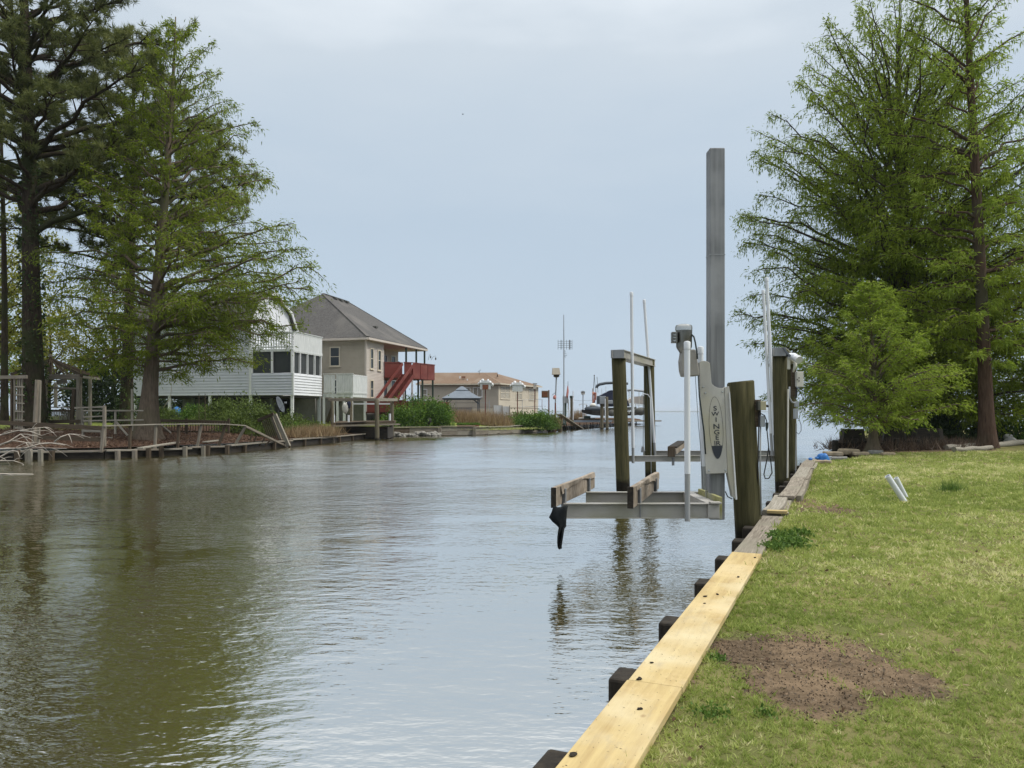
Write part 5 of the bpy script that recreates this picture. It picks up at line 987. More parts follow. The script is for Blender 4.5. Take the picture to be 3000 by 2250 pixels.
# lower deck to the right
MB().poly([F1.p(0.02, 4.9, 2.95), F1.p(2.5, 4.9, 2.95), F1.p(2.5, 7.8, 2.95), F1.p(0.02, 7.8, 2.95)], (0, 0, .28)).build('deck_floor', m_whitedeck, hw)
slat_panel(F1, .1, 4.88, 1.05, 4.88, 3.25, 4.68, m_whitedeck, hw, .17, .03); slat_panel(F1, 1.15, 4.86, 2.5, 4.86, 3.2, 4.72, m_whitedeck, hw, .14); slat_panel(F1, 2.52, 4.9, 2.52, 7.8, 3.2, 4.7, m_whitedeck, hw, .16)
board('rail_cap', F1.p(0.05, 4.86, 4.76), F1.p(2.55, 4.86, 4.76), .12, .05, m_whitedeck, hw)
for a, b in [(.1, 4.95), (.9, 4.95), (1.2, 5.0), (1.75, 5.0), (2.4, 4.95), (2.4, 7.6), (.1, 7.6)]: post(F1, a, b, .7, 2.95, .16, m_white, hw, 'stilt')
for a, b in [(-12.8, .1), (-9.9, .1), (-6.6, .1), (-3.35, .1), (-.1, .1), (-.1, 4.5), (-3.3, 6.3), (-12.8, 6.3), (-8, 6.3), (-9.9, 3), (-6.6, 3), (-3.3, 3)]: post(F1, a, b, .6, 3.0, .19, m_white if b < 1 else m_greybox, hw, 'stilt')
MB().box(F1.p(-7.5, 6.3, 1.9), (10.6, .08, 2.2), frame(F1.p(0, 0, 0), F1.p(1, 0, 0))[0]).build('under_house_wall', m_dark, hw)  # dark sheet added behind the stilts, standing for the shade under the house
for a0, a1 in ((-12.7, -10.2), (-7.5, -4.2), (-3.2, -1.0)): MB().box(F1.p((a0 + a1) / 2, 5.8, 2.0), (a1 - a0, .1, 2.0), frame(F1.p(0, 0, 0), F1.p(1, 0, 0))[0]).build('under_house_wall', m_block, hw)
st = MB(); st.beam(F1.p(.2, 5.3, 1.0), F1.p(.9, 5.3, 2.9), .06, .24); st.beam(F1.p(.2, 6.2, 1.0), F1.p(.9, 6.2, 2.9), .06, .24); so = st.build('stair_stringer', m_brownwood, hw)
for i in range(8): t = (i + .5) / 8; MB().box(F1.p(.2 + .7 * t, 5.75, 1.0 + 1.9 * t), (.24, .9, .04), frame(F1.p(0, 0, 0), F1.p(1, 0, 0))[0]).build('stair_tread', m_brownwood, hw)

# ------------------------------------------------------------------ beige house with the red deck
F2 = Frame((-11.9, 62.4), 16)
hb = thing('beige_house', F2.p(-6, 6, 1.2), 'tall beige house with grey hipped roof and red deck', 'house')
siding(F2, -13, 0, 0, 0, 2.9, 7.7, .12, m_siding_beige, hb, out=.035); siding(F2, 0, 0, 0, 3.4, 2.9, 7.7, .12, m_cream_lit_beige, hb, out=.035); siding(F2, 0, 3.4, -2.4, 3.4, 2.9, 7.7, .12, m_cream_lit_beige, hb, out=.035); siding(F2, -2.4, 3.4, -2.4, 11.6, 2.9, 7.7, .12, m_cream_lit_beige, hb, out=.035)
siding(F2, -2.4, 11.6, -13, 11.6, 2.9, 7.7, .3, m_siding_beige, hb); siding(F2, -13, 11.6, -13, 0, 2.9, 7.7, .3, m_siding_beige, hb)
MB().poly([F2.p(-13, .03, .6), F2.p(-.03, .03, .6), F2.p(-.03, 3.3, .6), F2.p(-2.5, 3.3, .6), F2.p(-2.5, 11.5, .6), F2.p(-13, 11.5, .6)], (0, 0, 2.29)).build('block_base', m_block, hb)
ov_ = .45; zE = 7.75; A, B_, C_, D_ = F2.p(ov_, -ov_, zE), F2.p(ov_, 12.0, zE), F2.p(-13.7, 12.0, zE), F2.p(-13.7, -ov_, zE); P1, P2 = F2.p(-6.7, 4.9, 12.3), F2.p(-6.3, 8.7, 12.1)
for pts in ([D_, A, P1], [A, B_, P2, P1], [B_, C_, P2], [C_, D_, P1, P2]):
    nrm = (pts[1] - pts[0]).cross(pts[2] - pts[0]).normalized() * (.12 if True else 0); nrm = nrm if nrm.z > 0 else -nrm; MB().poly(pts, nrm).build('roof_slope', m_roof, hb)
for a, b in ((A, B_), (D_, A)): MB().beam(a + Vector((0, 0, -.02)), b + Vector((0, 0, -.02)), .16, .17).build('gutter', m_cream_lit_beige, hb)
for a, b in ((A, P1), (P1, P2), (B_, P2)): MB().beam(a + Vector((0, 0, .14)), b + Vector((0, 0, .14)), .28, .05).build('ridge_cap', m_roof, hb)
MB().poly([F2.p(.38, -.4, 7.62), F2.p(.38, 11.9, 7.62), F2.p(-13.6, 11.9, 7.62), F2.p(-13.6, -.4, 7.62)], (0, 0, .05)).build('soffit', m_cream_lit_beige, hb)
for t in (.30, .55, .80): c = P1.lerp(P2, t) + (A.lerp(B_, .55) - P1.lerp(P2, t)) * .07; MB().box(c + Vector((0, 0, .22)), (.35, .5, .14), frame(F2.p(0, 0, 0), F2.p(1, 0, 0))[0]).build('roof_vent', m_greydark, hb)
c = P1.lerp(P2, .4) + (A.lerp(B_, .40) - P1.lerp(P2, .4)) * .70; MB().box(c + Vector((0, 0, .2)), (.4, .4, .14), frame(F2.p(0, 0, 0), F2.p(1, 0, 0))[0]).build('roof_vent', m_greydark, hb)
MB().tube([P1.lerp(D_, .55) + Vector((0, 0, .0)), P1.lerp(D_, .55) + Vector((.0, .0, .55))], .07, 8).build('vent_pipe', m_white, hb)
window(F2, -2.75, 0, 6.35, .95, 1.62, 'f', hb, m_cream_lit_tan); window(F2, -2.6, 0, 3.85, .75, 1.3, 'f', hb, m_white); MB().box(F2.p(-2.6, -.22, 3.05), (.70, .4, .42), frame(F2.p(0, 0, 0), F2.p(1, 0, 0))[0]).build('air_conditioner', m_whitebox, hb, bevel=.02)
window(F2, 0, 1.05, 6.2, .62, 1.75, 'r', hb, m_cream_lit_tan); window(F2, 0, 2.45, 6.15, .62, 1.75, 'r', hb, m_cream_lit_tan); window(F2, 0, 1.05, 3.7, .62, 1.5, 'r', hb, m_cream_lit_tan)
MB().box(F2.p(.02, -.02, 5.0), (.12, .12, 5.4), frame(F2.p(0, 0, 0), F2.p(1, 0, 0))[0]).build('corner_trim', m_cream_lit_beige, hb); MB().tube([F2.p(.14, -.1, 7.6), F2.p(.1, -.1, 1.1)], .045, 6).build('downpipe', m_cream_lit_beige, hb)
for b in (4.6, 6.6, 8.6, 10.4): window(F2, -2.4, b, 6.1, .95, 2.1, 'r', hb, m_white, split=False)
for b in (4.6, 6.6, 8.6, 10.4): window(F2, -2.4, b, 3.9, .95, 1.9, 'r', hb, m_white, split=False)
# deck
rd = thing('red_deck', F2.p(1.6, 7.5, 1.2), 'red painted two-level deck with stairs on the beige house', 'deck')
zd = 5.0; MB().poly([F2.p(-2.3, 3.5, zd - .25), F2.p(1.85, 5.15, zd - .25), F2.p(2.45, 8.75, zd - .25), F2.p(-2.3, 9.2, zd - .25)], (0, 0, .2)).build('deck_floor', m_red, rd)
def redpanel(a0, b0, a1, b1, z0, z1, n):
    for i in range(n):
        p, q = F2.p(a0 + (a1 - a0) * i / n, b0 + (b1 - b0) * i / n, 0), F2.p(a0 + (a1 - a0) * (i + 1) / n, b0 + (b1 - b0) * (i + 1) / n, 0); d = (q - p).normalized() * .03
        board('deck_panel', p + d + Vector((0, 0, (z0 + z1) / 2)), q - d + Vector((0, 0, (z0 + z1) / 2)), .06, z1 - z0, m_red, rd, .01)
    board('deck_rail', F2.p(a0, b0, z1 + .04), F2.p(a1, b1, z1 + .04), .14, .07, m_red, rd)
redpanel(.08, 3.3, 1.3, 4.4, 4.75, 6.0, 1); redpanel(1.35, 4.55, 1.85, 5.1, 4.75, 6.05, 1); redpanel(1.9, 5.2, 2.5, 8.8, 4.7, 6.05, 3); redpanel(2.5, 8.85, -.5, 9.2, 4.7, 6.05, 2)
# stairs fall towards the camera and to the left along the wall
s0, s1 = F2.p(1.5, 4.3, 5.0), F2.p(.9, .2, 1.75)
for k, off in enumerate((-.15, .95)):
    o_ = F2.v * off; board('stair_stringer', s0 + o_, s1 + o_, .06, .32, m_red, rd); board('stair_rail', s0 + o_ + Vector((0, 0, .95)), s1 + o_ + Vector((0, 0, .95)), .08, .24, m_red, rd)
for i in range(15): t = (i + .5) / 15; MB().box(s0.lerp(s1, t) + F2.v * .4 + Vector((0, 0, .05)), (1.05, .30, .22), frame(F2.p(0, 0, 0), F2.p(1, 0, 0))[0]).build('stair_riser', m_red, rd)
MB().poly([s0 + F2.v * -.12 + Vector((0, 0, -.15)), s0 + F2.v * .92 + Vector((0, 0, -.15)), s1 + F2.v * .92 + Vector((0, 0, -.15)), s1 + F2.v * -.12 + Vector((0, 0, -.15))], (0, 0, -.06)).build('stair_soffit', m_red, rd)
for i in range(8): t = (i + .5) / 8; board('stair_baluster', s0.lerp(s1, t) + F2.v * .95, s0.lerp(s1, t) + F2.v * .95 + Vector((0, 0, .9)), .05, .05, m_red, rd)
redpanel(.3, -.4, 3.2, .6, 1.8, 2.7, 3); redpanel(3.2, .6, 4.2, 8, 2.0, 2.6, 3); MB().poly([F2.p(.1, -.3, 1.7), F2.p(3.2, .5, 1.7), F2.p(4.2, 8, 1.7), F2.p(.1, 8, 1.7)], (0, 0, .12)).build('deck_floor', m_red, rd)
for a, b in [(1.3, 4.6), (1.8, 5.3), (2.1, 6.9), (2.4, 8.6), (.6, 6.5), (.8, 9.0)]: post(F2, a, b, .8, 4.8, .16, m_green if b > 6 else m_white, rd, 'deck_post')
for a, b in [(.3, 7.4), (.35, 9.6), (.35, 11.6)]: post(F2, a, b, 5.0, 7.65, .16, m_green, rd, 'porch_post')
for i, (a, b) in enumerate([(.1, 6.2), (-.9, 8.0)]): MB().blob(F2.p(a, b, 5.95), (.28, .28, .35), i, .1).build('patio_grill', m_black, rd)
for i, (x, x2) in enumerate([(1254, 1261), (1262, 1276)]): MB().tube([P(x, 1056, 74), P((x + x2) / 2, 1042 + 3 * i, 74), P(x2, 1037 + 5 * i, 74), P(x2 + 1, 1044 + 5 * i, 74)], .015, 4).build('feeder_hook', m_greydark, rd); MB().blob(P(x2 + .6, 1046 + 5 * i, 74), (.07, .07, .13), i, .05).build('bird_feeder', m_greydark, rd)

# ------------------------------------------------------------------ tan bungalow far behind
F3 = Frame((W(1460, 100, 0).x, 100), 25)
ht = thing('tan_house', F3.p(-3, 4, 1.0), 'single-storey tan house with brown shingle roof beyond the beige one', 'house')
siding(F3, -9.2, 0, 0, 0, 2.4, 5.5, .14, m_siding_tan, ht); siding(F3, 0, 0, 0, 13.2, 2.4, 5.5, .14, m_cream_lit_tan, ht); siding(F3, 0, 13.2, -9.2, 13.2, 2.4, 5.5, .3, m_siding_tan, ht); siding(F3, -9.2, 13.2, -9.2, 0, 2.4, 5.5, .3, m_siding_tan, ht)
MB().poly([F3.p(-9.2, .04, .3), F3.p(-.04, .04, .3), F3.p(-.04, 13.2, .3), F3.p(-9.2, 13.2, .3)], (0, 0, 2.09)).build('block_base', m_cream_lit_tan, ht)
e = .45; zE = 5.45; q = [F3.p(e, -e, zE), F3.p(e, 13.6, zE), F3.p(-9.6, 13.6, zE), F3.p(-9.6, -e, zE)]; R1, R2 = F3.p(-4.6, 4.4, 7.15), F3.p(-4.6, 9.6, 7.15)
for pts in ([q[3], q[0], R1], [q[0], q[1], R2, R1], [q[1], q[2], R2], [q[2], q[3], R1, R2]):
    nm = (pts[1] - pts[0]).cross(pts[2] - pts[0]).normalized() * .1; nm = nm if nm.z > 0 else -nm; MB().poly(pts, nm).build('roof_slope', m_roof_tan, ht)
for a, b in ((q[0], q[1]), (q[3], q[0])): MB().beam(a, b, .14, .16).build('gutter', m_cream_lit_tan, ht)
window(F3, -3.0, 0, 4.4, 1.4, 1.3, 'f', ht, cols=2, split=False); window(F3, -8.4, 0, 4.2, .8, 1.6, 'f', ht)
for b, w in ((2.0, 3.0), (6.4, 2.2), (11.0, 2.6)): window(F3, 0, b, 4.35, w, 1.7, 'r', ht, m_cream_lit_tan, cols=2)
hl = thing('tan_house_wing', W(1330, 103, 1.0), 'long left wing of the tan house under the same brown roof', 'house')
F4 = Frame((W(1440, 101.5, 0).x, 101.5), 3)
siding(F4, -9.5, 0, 0, 0, 2.4, 5.5, .14, m_siding_tan, hl); siding(F4, -9.5, 8, -9.5, 0, 2.4, 5.5, .3, m_cream_lit_tan, hl); MB().poly([F4.p(-9.5, .04, .3), F4.p(0, .04, .3), F4.p(0, 8, .3), F4.p(-9.5, 8, .3)], (0, 0, 2.09)).build('block_base', m_block, hl)
q = [F4.p(.5, -.4, 5.45), F4.p(.5, 8.4, 5.45), F4.p(-10, 8.4, 5.45), F4.p(-10, -.4, 5.45)]; R1, R2 = F4.p(-8.2, 4, 7.12), F4.p(.5, 4, 7.12)
for pts in ([q[3], q[0], R2, R1], [q[1], q[2], R1, R2], [q[2], q[3], R1]):
    nm = (pts[1] - pts[0]).cross(pts[2] - pts[0]).normalized() * .1; nm = nm if nm.z > 0 else -nm; MB().poly(pts, nm).build('roof_slope', m_roof_tan, hl)
MB().beam(q[3], q[0], .14, .16).build('gutter', m_cream_lit_tan, hl); window(F4, -8.9, 0, 4.1, .7, 1.5, 'f', hl); window(F4, -3.6, 0, 4.4, 1.6, 1.3, 'f', hl, cols=2, split=False)
for x, y in ((1347, 1105), (1369, 1113)): MB().tube([P(x, y + 4, 102.5), P(x, y - 3, 102.5)], .08, 6).build('vent_pipe', m_white, hl)
MB().box(P(1358, 1105, 103), (.5, .3, .2)).build('roof_vent', m_rust, hl)
an = MB(); an.tube([P(1404, 1098, 104), P(1404, 1087, 104)], .03, 5); an.tube([P(1400, 1089, 104), P(1409, 1083, 104)], .03, 5); an.build('roof_antenna', m_greydark, hl)
# canopy gazebo
cg = thing('canopy_gazebo', W(1352, 80, 1.0), 'blue-grey double-roofed canopy gazebo in front of the tan house', 'gazebo')
c = W(1354, 82, 0); zc = Z(1167, 82)
def pyr(cx, cy, z0, z1, r0, r1, name, mat):
    m = MB(); a = [(cx + s * r0, cy + t * r0, z0) for s, t in ((-1, -1), (1, -1), (1, 1), (-1, 1))]; b = [(cx + s * r1, cy + t * r1, z1) for s, t in ((-1, -1), (1, -1), (1, 1), (-1, 1))]
    m.add(a + b, [(0, 1, 5, 4), (1, 2, 6, 5), (2, 3, 7, 6), (3, 0, 4, 7), (4, 5, 6, 7), (3, 2, 1, 0)]); return m.build(name, mat, cg)
pyr(c.x, c.y, zc, Z(1143, 82), 2.0, .55, 'canopy', m_bluegrey); pyr(c.x, c.y, Z(1143, 82), Z(1132, 82), .68, .12, 'top_canopy', m_bluegrey); MB().box((c.x, c.y, zc - .08), (3.9, 3.9, .14)).build('frame_rail', m_greycanvas, cg)
for s, t in ((-1, -1), (1, -1), (1, 1), (-1, 1)): board('leg', (c.x + s * 1.75, c.y + t * 1.75, .6), (c.x + s * 1.75, c.y + t * 1.75, zc), .12, .12, m_greycanvas, cg); board('brace', (c.x + s * 1.75, c.y + t * 1.75, zc - .6), (c.x + s * 1.2, c.y + t * 1.75, zc - .1), .07, .07, m_greycanvas, cg)

# ------------------------------------------------------------------ the small boat platform below the houses
bp_ = thing('boat_platform', shore_pt(1050) + Vector((0, 0, .1)), 'small wooden boathouse frame with low platform on the canal edge', 'dock')
DQ = 50
board('top_beam', P(962, 1171, 49), P(1107, 1171, 49), .10, .20, m_oldwood, bp_, .006); board('top_beam', P(1104, 1171, 49), P(1163, 1171, 54), .10, .20, m_palewood, bp_, .006); board('cross_beam', P(1032, 1183, 54), P(1150, 1183, 54), .08, .10, m_white, bp_)
for x, y0, y1, d, r in [(973, 1174, 1270, 49.5, .10), (1027, 1176, 1268, 53, .13), (1104, 1172, 1292, 49, .14), (1149, 1176, 1285, 53.5, .13)]: pile_obj('post', P(x, y1, d) + Vector((0, 0, -.5)), P(x, y0, d), r, r, m_pile2, bp_, seed=int(x))
MB().poly([P(975, 1246, 49.4), P(1155, 1240, 51.5), P(1160, 1238, 55), P(990, 1240, 55)], (0, 0, .16)).build('platform', m_brownwood, bp_)
MB().box(P(1075, 1266, 52), (3.2, 2.5, .75)).build('underside', m_darkwood, bp_); board('bench', P(985, 1241, 49.6), P(1070, 1236, 50.4), .4, .07, m_darkwood, bp_)
board('ramp', P(975, 1248, 49.1), P(1170, 1243, 51), .35, .10, m_oldwood, bp_)
MB().blob(P(1012, 1195, 51), (.20, .10, .38), 4, .12).build('hanging_fender', m_whitebox, bp_, smooth=1); MB().tube([P(1012, 1178, 51), P(1012, 1188, 51)], .03, 5).build('fender_rope', m_navy, bp_); MB().blob(P(1022, 1186, 51), (.14, .1, .22), 7, .2).build('life_vest', m_navy, bp_)
for x, y0, y1 in ((978, 1215, 1244), (1021, 1216, 1236), (1142, 1212, 1232)):
    o = MB().tube([P(x, y1, 50.5), P(x, y0, 50.5)], .07, 8).build('marker_pipe', m_pvc); put(o, {978: 'white pipe at the left post of the boathouse frame', 1021: 'white pipe behind the middle of the boathouse frame', 1142: 'white pipe near the right post of the boathouse frame'}[x], 'pipe', 'white pipes at the boathouse frame')
sd = thing('satellite_dish', P(818, 1212, 45), 'dark satellite dish on a short mast behind the fallen fence', 'satellite dish')
m = MB(); cdi = P(816, 1187, 45); nd = Vector((.92, -.12, .35)).normalized(); qd = nd.to_track_quat('Z', 'Y'); ring = []
for i in range(5):
    r = .40 * i / 4; ring.append([cdi + qd @ Vector((r * 1.05 * math.cos(a), r * 1.25 * math.sin(a), .12 * (i / 4) ** 2)) for a in np.linspace(0, 2 * math.pi, 20, endpoint=False)])
for i in range(4):
    for k in range(20): m.quad(ring[i][k], ring[i][(k + 1) % 20], ring[i + 1][(k + 1) % 20], ring[i + 1][k])
o = m.build('dish', m_greycanvas, sd, smooth=1); k = o.modifiers.new('s', 'SOLIDIFY'); k.thickness = .02
MB().tube([cdi, cdi + Vector((0, .05, -.25)), P(818, 1225, 45)], .035, 6).build('mast', m_greydark, sd); MB().tube([cdi + Vector((.0, 0, -.35)), cdi + nd * .42], .015, 5).build('feed_arm', m_greybox, sd); MB().box(cdi + nd * .45, (.10, .14, .10)).build('receiver', m_greybox, sd)
o = MB().blob(P(517, 1203, 55.5), (.30, .25, .28), 2, .06, 14, 9).build('blue_ball', m_blue, None, smooth=1); put(o, 'blue ball-shaped thing under the stilt house', 'ball')
# posts of the metal arbour in front of the stilt house
ab = thing('metal_arbour', P(592, 1260, 46), 'thin dark metal arbour in front of the stilt house', 'arbour')
for x in (583, 601): MB().tube([P(x, 1262, 46), P(x, 1153, 46)], .02, 5).build('upright', m_brownwood, ab)
for y in (1190, 1209, 1228): MB().tube([P(583, y, 46), P(601, y, 46)], .015, 5).build('rung', m_brownwood, ab)
# ------------------------------------------------------------------ bushes and reeds of the far bank
for i, (x, d, r, n, mt, ln, lab) in enumerate([
    (735, 46, (1.7, 1.2, 1.75), 9000, l_shrub, .16, 'round grey-green bush below the stilt house porch'), (640, 48, (1.4, 1.1, 1.5), 6500, l_shrub, .16, 'bush left of the round one below the stilt house'), (575, 50, (1.1, 1.0, 1.1), 4500, l_laurel, .15, 'bush behind the thin metal arbour'),
    (690, 42, (1.1, .8, .9), 4000, l_shrub, .13, 'low bush behind the collapsed railing'), (862, 44, (.8, .7, .75), 2600, l_laurel, .13, 'small bright bush right of the fallen fence panel'), (855, 47, (.9, .7, 1.2), 2800, l_shrub, .14, 'upright bush behind the satellite dish'), (775, 41.5, (.8, .6, .7), 2300, l_shrub, .12, 'small bush inside the fallen fence panel'),
    (1215, 62, (2.6, 1.6, 2.0), 12000, l_laurel, .20, 'large glossy bush in front of the red deck'), (1160, 61, (1.2, 1.0, 1.3), 4000, l_laurel, .18, 'smaller glossy bush left of the large one by the red deck'), (1285, 65, (1.3, 1.0, 1.5), 4200, l_laurel, .18, 'right shoulder bush beside the large glossy bush'),
    (1565, 66, (1.7, 1.2, 1.4), 8000, l_laurel, .18, 'green bush at the end of the lawn bulkhead'), (1605, 69, (1.0, .9, 1.2), 4000, l_shrub, .18, 'greyer bush beside the rotten pilings'), (1525, 72, (1.6, 1.0, 1.2), 5000, l_shrub, .18, 'low bush behind the end of the lawn bulkhead'), (480, 47, (.9, .8, .9), 3000, l_shrub, .14, 'bush right of the cypress base'), (905, 50, (1.0, .8, .7), 2600, l_shrub, .14, 'straggly bush under the lower white deck'), (500, 68, (3.2, 1.6, 2.6), 8000, l_cedar, .24, 'dark hedge seen through the stilts of the white house'), (425, 70, (2.6, 1.5, 2.8), 6000, l_laurel, .24, 'green hedge at the left corner behind the white house')]):
    bush('bush', lab, LG(x, d) + Vector((0, 0, -.05)), r, n, mt, 300 + i, ln, ln * .42, group='bushes on the far bank', clumps=30)
reeds('dry_reeds', 'dry tan reeds on the bank right of the fallen fence panel', [LG(x, 41 + (x - 850) * .035) for x in range(860, 975, 10)], 2600, .75, l_dry, 71, .028, 'reeds', .35, lean=.35)
reeds('dry_reeds', 'brown dry brush in front of the canopy gazebo', [LG(x, d) for x in range(1310, 1480, 10) for d in (68, 71)], 6000, 1.35, l_dry, 72, .04, 'reeds', .6, lean=.35)
reeds('brown_brush', 'dark brown twiggy brush among the dry reeds by the gazebo', [LG(x, 69) for x in list(range(1305, 1350, 12)) + list(range(1440, 1475, 12))], 1800, 1.3, l_brush, 73, .035, 'brush', .5, lean=.6)
reeds('dry_reeds', 'tuft of tan reeds beyond the far pilings', [W(x, 96, .45) for x in (1684, 1690, 1697, 1704)], 900, 1.7, l_dry, 74, .05, 'reeds', .35, lean=.2)
reeds('dry_reeds', 'tan reeds behind the rotten pilings at the bend', [W(x, 71.5, .5) for x in (1608, 1616, 1624)], 500, 1.2, l_dry, 75, .04, 'reeds', .3, lean=.2)
reeds('shore_grass', 'rough green and tan grass along the far bank', [LG(x, d) for x in range(480, 1080, 14) for d in (43 + (x - 480) * .018, 46 + (x - 480) * .018)], 9000, .42, l_shrub, 76, .022, 'grass', .6, kind='stuff', lean=.4)
reeds('lawn_tufts', 'mown grass tufts on the far lawn', [LG(x, d) for x in range(1080, 1560, 16) for d in (60, 63)] + [LG(x, d) for x in range(-60, 330, 18) for d in (48, 56, 64)], 9000, .16, l_grass, 77, .03, 'grass', .9, kind='stuff', lean=.6)
R_ = np.random.default_rng(8); n = 9000; X = R_.uniform(-24, -11.5, n); Y = R_.uniform(29.5, 41, n); k = (litter(X, Y) > .25) & (X < np.interp(Y, [28, 29.6, 33.7, 41], [-17, -15.9, -12.7, -11.6])); X, Y = X[k], Y[k]; n = len(X)
c = np.stack([X, Y, lz(X, Y) + .01], 1); d = R_.normal(size=(n, 3)); d[:, 2] = np.abs(d[:, 2]) * .5
l_straw2 = leaf_mat('red_brown_needle_litter', (.075, .042, .027), (.14, .080, .052), (.25, .165, .105), .1)
o = leaf_mesh('needle_litter', c, d, R_.uniform(.08, .22, n), .03, R_.random(n), l_straw2); put(o, 'red-brown pine needle litter on the left bank', kind='stuff'); o['category'] = 'litter'
pln = thing('planter_box', LG(1372, 61.5), 'low brick-red planter box with trimmed green top on the far lawn', 'planter'); c = LG(1372, 61.5)
MB().box(c + Vector((0, 0, .12)), (1.75, .8, .34)).build('box_side', m_rust, pln, bevel=.02)
R_ = np.random.default_rng(9); n = 1500; cc = np.array(tuple(c)) + np.stack([R_.uniform(-.9, .9, n), R_.uniform(-.4, .4, n), R_.uniform(.26, .42, n)], 1); leaf_mesh('foliage', cc, R_.normal(size=(n, 3)) + [0, 0, .6], .12, .05, R_.random(n), l_laurel, pln)
pot = thing('black_tub', LG(1305, 62.5), 'black plastic tub on the far lawn', 'tub'); c = LG(1305, 62.5); MB().tube([c + Vector((0, 0, z)) for z in (0, .05, .4, .42)], [.22, .24, .32, .34], 16).build('tub_body', m_black, pot); MB().tube([c + Vector((0, 0, .38)), c + Vector((0, 0, .44))], .35, 16).build('tub_rim', m_black, pot)
c = LG(1257, 60.8) + Vector((0, 0, .5)); o = MB().blob(c, (.22, .2, .3), 6, .15, 12, 8).build('black_bag', m_black, None, smooth=1); put(o, 'black bag-like bundle at the foot of the large glossy bush', 'bag')
# white fence panels by the tan house
wf = thing('white_fence', W(1478, 84, .9), 'low white panel fence in front of the tan house', 'fence')
for i, (xa, xb, y0, y1) in enumerate([(1445, 1470, 1187, 1222), (1470, 1493, 1190, 1223)]): board('panel', P(xa, (y0 + y1) / 2, 84), P(xb, (y0 + y1) / 2 + 1, 84), .05, (y1 - y0) / F * 84, m_whitedeck, wf)
for x in (1445, 1471, 1493): board('post', P(x, 1228, 83.9), P(x, 1188, 83.9), .1, .1, m_palewood, wf)
wr = thing('wire_fence', W(1520, 82, .9), 'thin wire and post fence in front of the tan house', 'fence')
for x in (1310, 1336, 1400, 1434, 1516, 1530, 1566, 1588): MB().tube([P(x, 1225, 81), P(x, 1172, 81)], .025, 5).build('post', m_redpost if x > 1550 else m_greybox, wr)
for y in (1172, 1192): MB().tube([P(1516, y, 81), P(1590, y - 2, 81)], .018, 4).build('wire', m_greybox, wr)
for y in (1180, 1196): MB().tube([P(1310, y, 81), P(1434, y, 81)], .015, 4).build('wire', m_greybox, wr)
# ------------------------------------------------------------------ bird houses on poles
def gourd_rack(x, yt, yb, d, label, house, seed, gourds=True):
    r = thing('martin_house', P(x, yb, d), label, 'birdhouse', 'birdhouses on poles'); s = d / F
    board('pole', P(x, yb, d), P(x, yt + 26, d), .09, .09, m_redpost, r)
    MB().box(P(x, yt + 18, d), (30 * s, 22 * s, 18 * s)).build('house_body', m_white, r, bevel=.01); MB().box(P(x, yt + 20, d - 12 * s), (17 * s, .02, 14 * s)).build('house_front', house, r)
    m = MB(); A = P(x, yt, d); h = 9 * s; w = 19 * s; m.poly([A + Vector((-w, -13 * s, -h)), A + Vector((w, -13 * s, -h)), A + Vector((0, -13 * s, 0))], (0, 26 * s, 0)); m.build('house_roof', m_white, r)
    if gourds:
        for i, (gx, gy) in enumerate([(-19, 8), (-14, 3), (14, 4), (20, 10), (-8, -2), (8, -1)]): MB().blob(P(x + gx, yt + gy + 3, d - .1 * (i % 3)), (4.2 * s, 4.2 * s, 5.4 * s), i, .08, 10, 7).build('gourd', m_white, r, smooth=1)
        board('gourd_arm', P(x - 20, yt + 4, d), P(x + 20, yt + 4, d), .03, .03, m_greybox, r)
gourd_rack(1422, 1114, 1225, 70, 'white birdhouse with gourds and rusty front on a pole by the gazebo', m_rust, 1)
gourd_rack(1516, 1120, 1225, 72, 'white birdhouse with gourds on the pole before the tan house corner', m_whitedeck, 2)
gr = thing('bird_box', P(1606, 1230, 73), 'open-fronted rusty brown bird box on a red post', 'birdhouse', 'birdhouses on poles'); board('pole', P(1608, 1262, 73), P(1608, 1143, 73), .12, .12, m_redpost, gr); MB().box(P(1597, 1155, 72.9), (.66, .5, .66)).build('box_body', m_oldwood, gr, bevel=.01); MB().box(P(1596, 1155, 72.6), (.5, .06, .5)).build('box_front', m_rust, gr)
gr = thing('bird_box', P(1567, 1225, 74), 'small pale bird box near the right end of the tan house', 'birdhouse', 'birdhouses on poles'); board('pole', P(1567, 1230, 74), P(1567, 1140, 74), .08, .08, m_redpost, gr); MB().box(P(1567, 1133, 74), (.32, .3, .45)).build('box_body', m_cream_lit_beige, gr); MB().box(P(1567, 1124, 74), (.42, .4, .06)).build('box_roof', m_oldwood, gr)
th_ = thing('tall_birdhouse', P(1629, 1262, 72), 'tan birdhouse on the tallest grey pole beside the antenna mast', 'birdhouse', 'birdhouses on poles')
MB().tube([P(1627, 1262, 72), P(1627, 1180, 72)], .07, 8).build('lower_pole', m_redpost, th_); MB().tube([P(1627, 1182, 72), P(1630, 1105, 72)], .065, 8).build('pole', m_greybox, th_)
MB().poly([P(1619, 1078, 71.6), P(1639, 1078, 71.6), P(1642, 1097, 71.4), P(1618, 1097, 71.4)], (0, .8, 0)).build('house_roof', m_siding_tan, th_); MB().box(P(1630, 1100, 71.9), (.52, .6, .24)).build('house_body', m_brownwood, th_); MB().box(P(1630, 1104.5, 71.9), (.36, .5, .06)).build('perch_floor', m_oldwood, th_)
bh = thing('birdhouse', P(1708, 1225, 92), 'small pale birdhouse with cross arm on a far dock pole', 'birdhouse', 'birdhouses on poles')
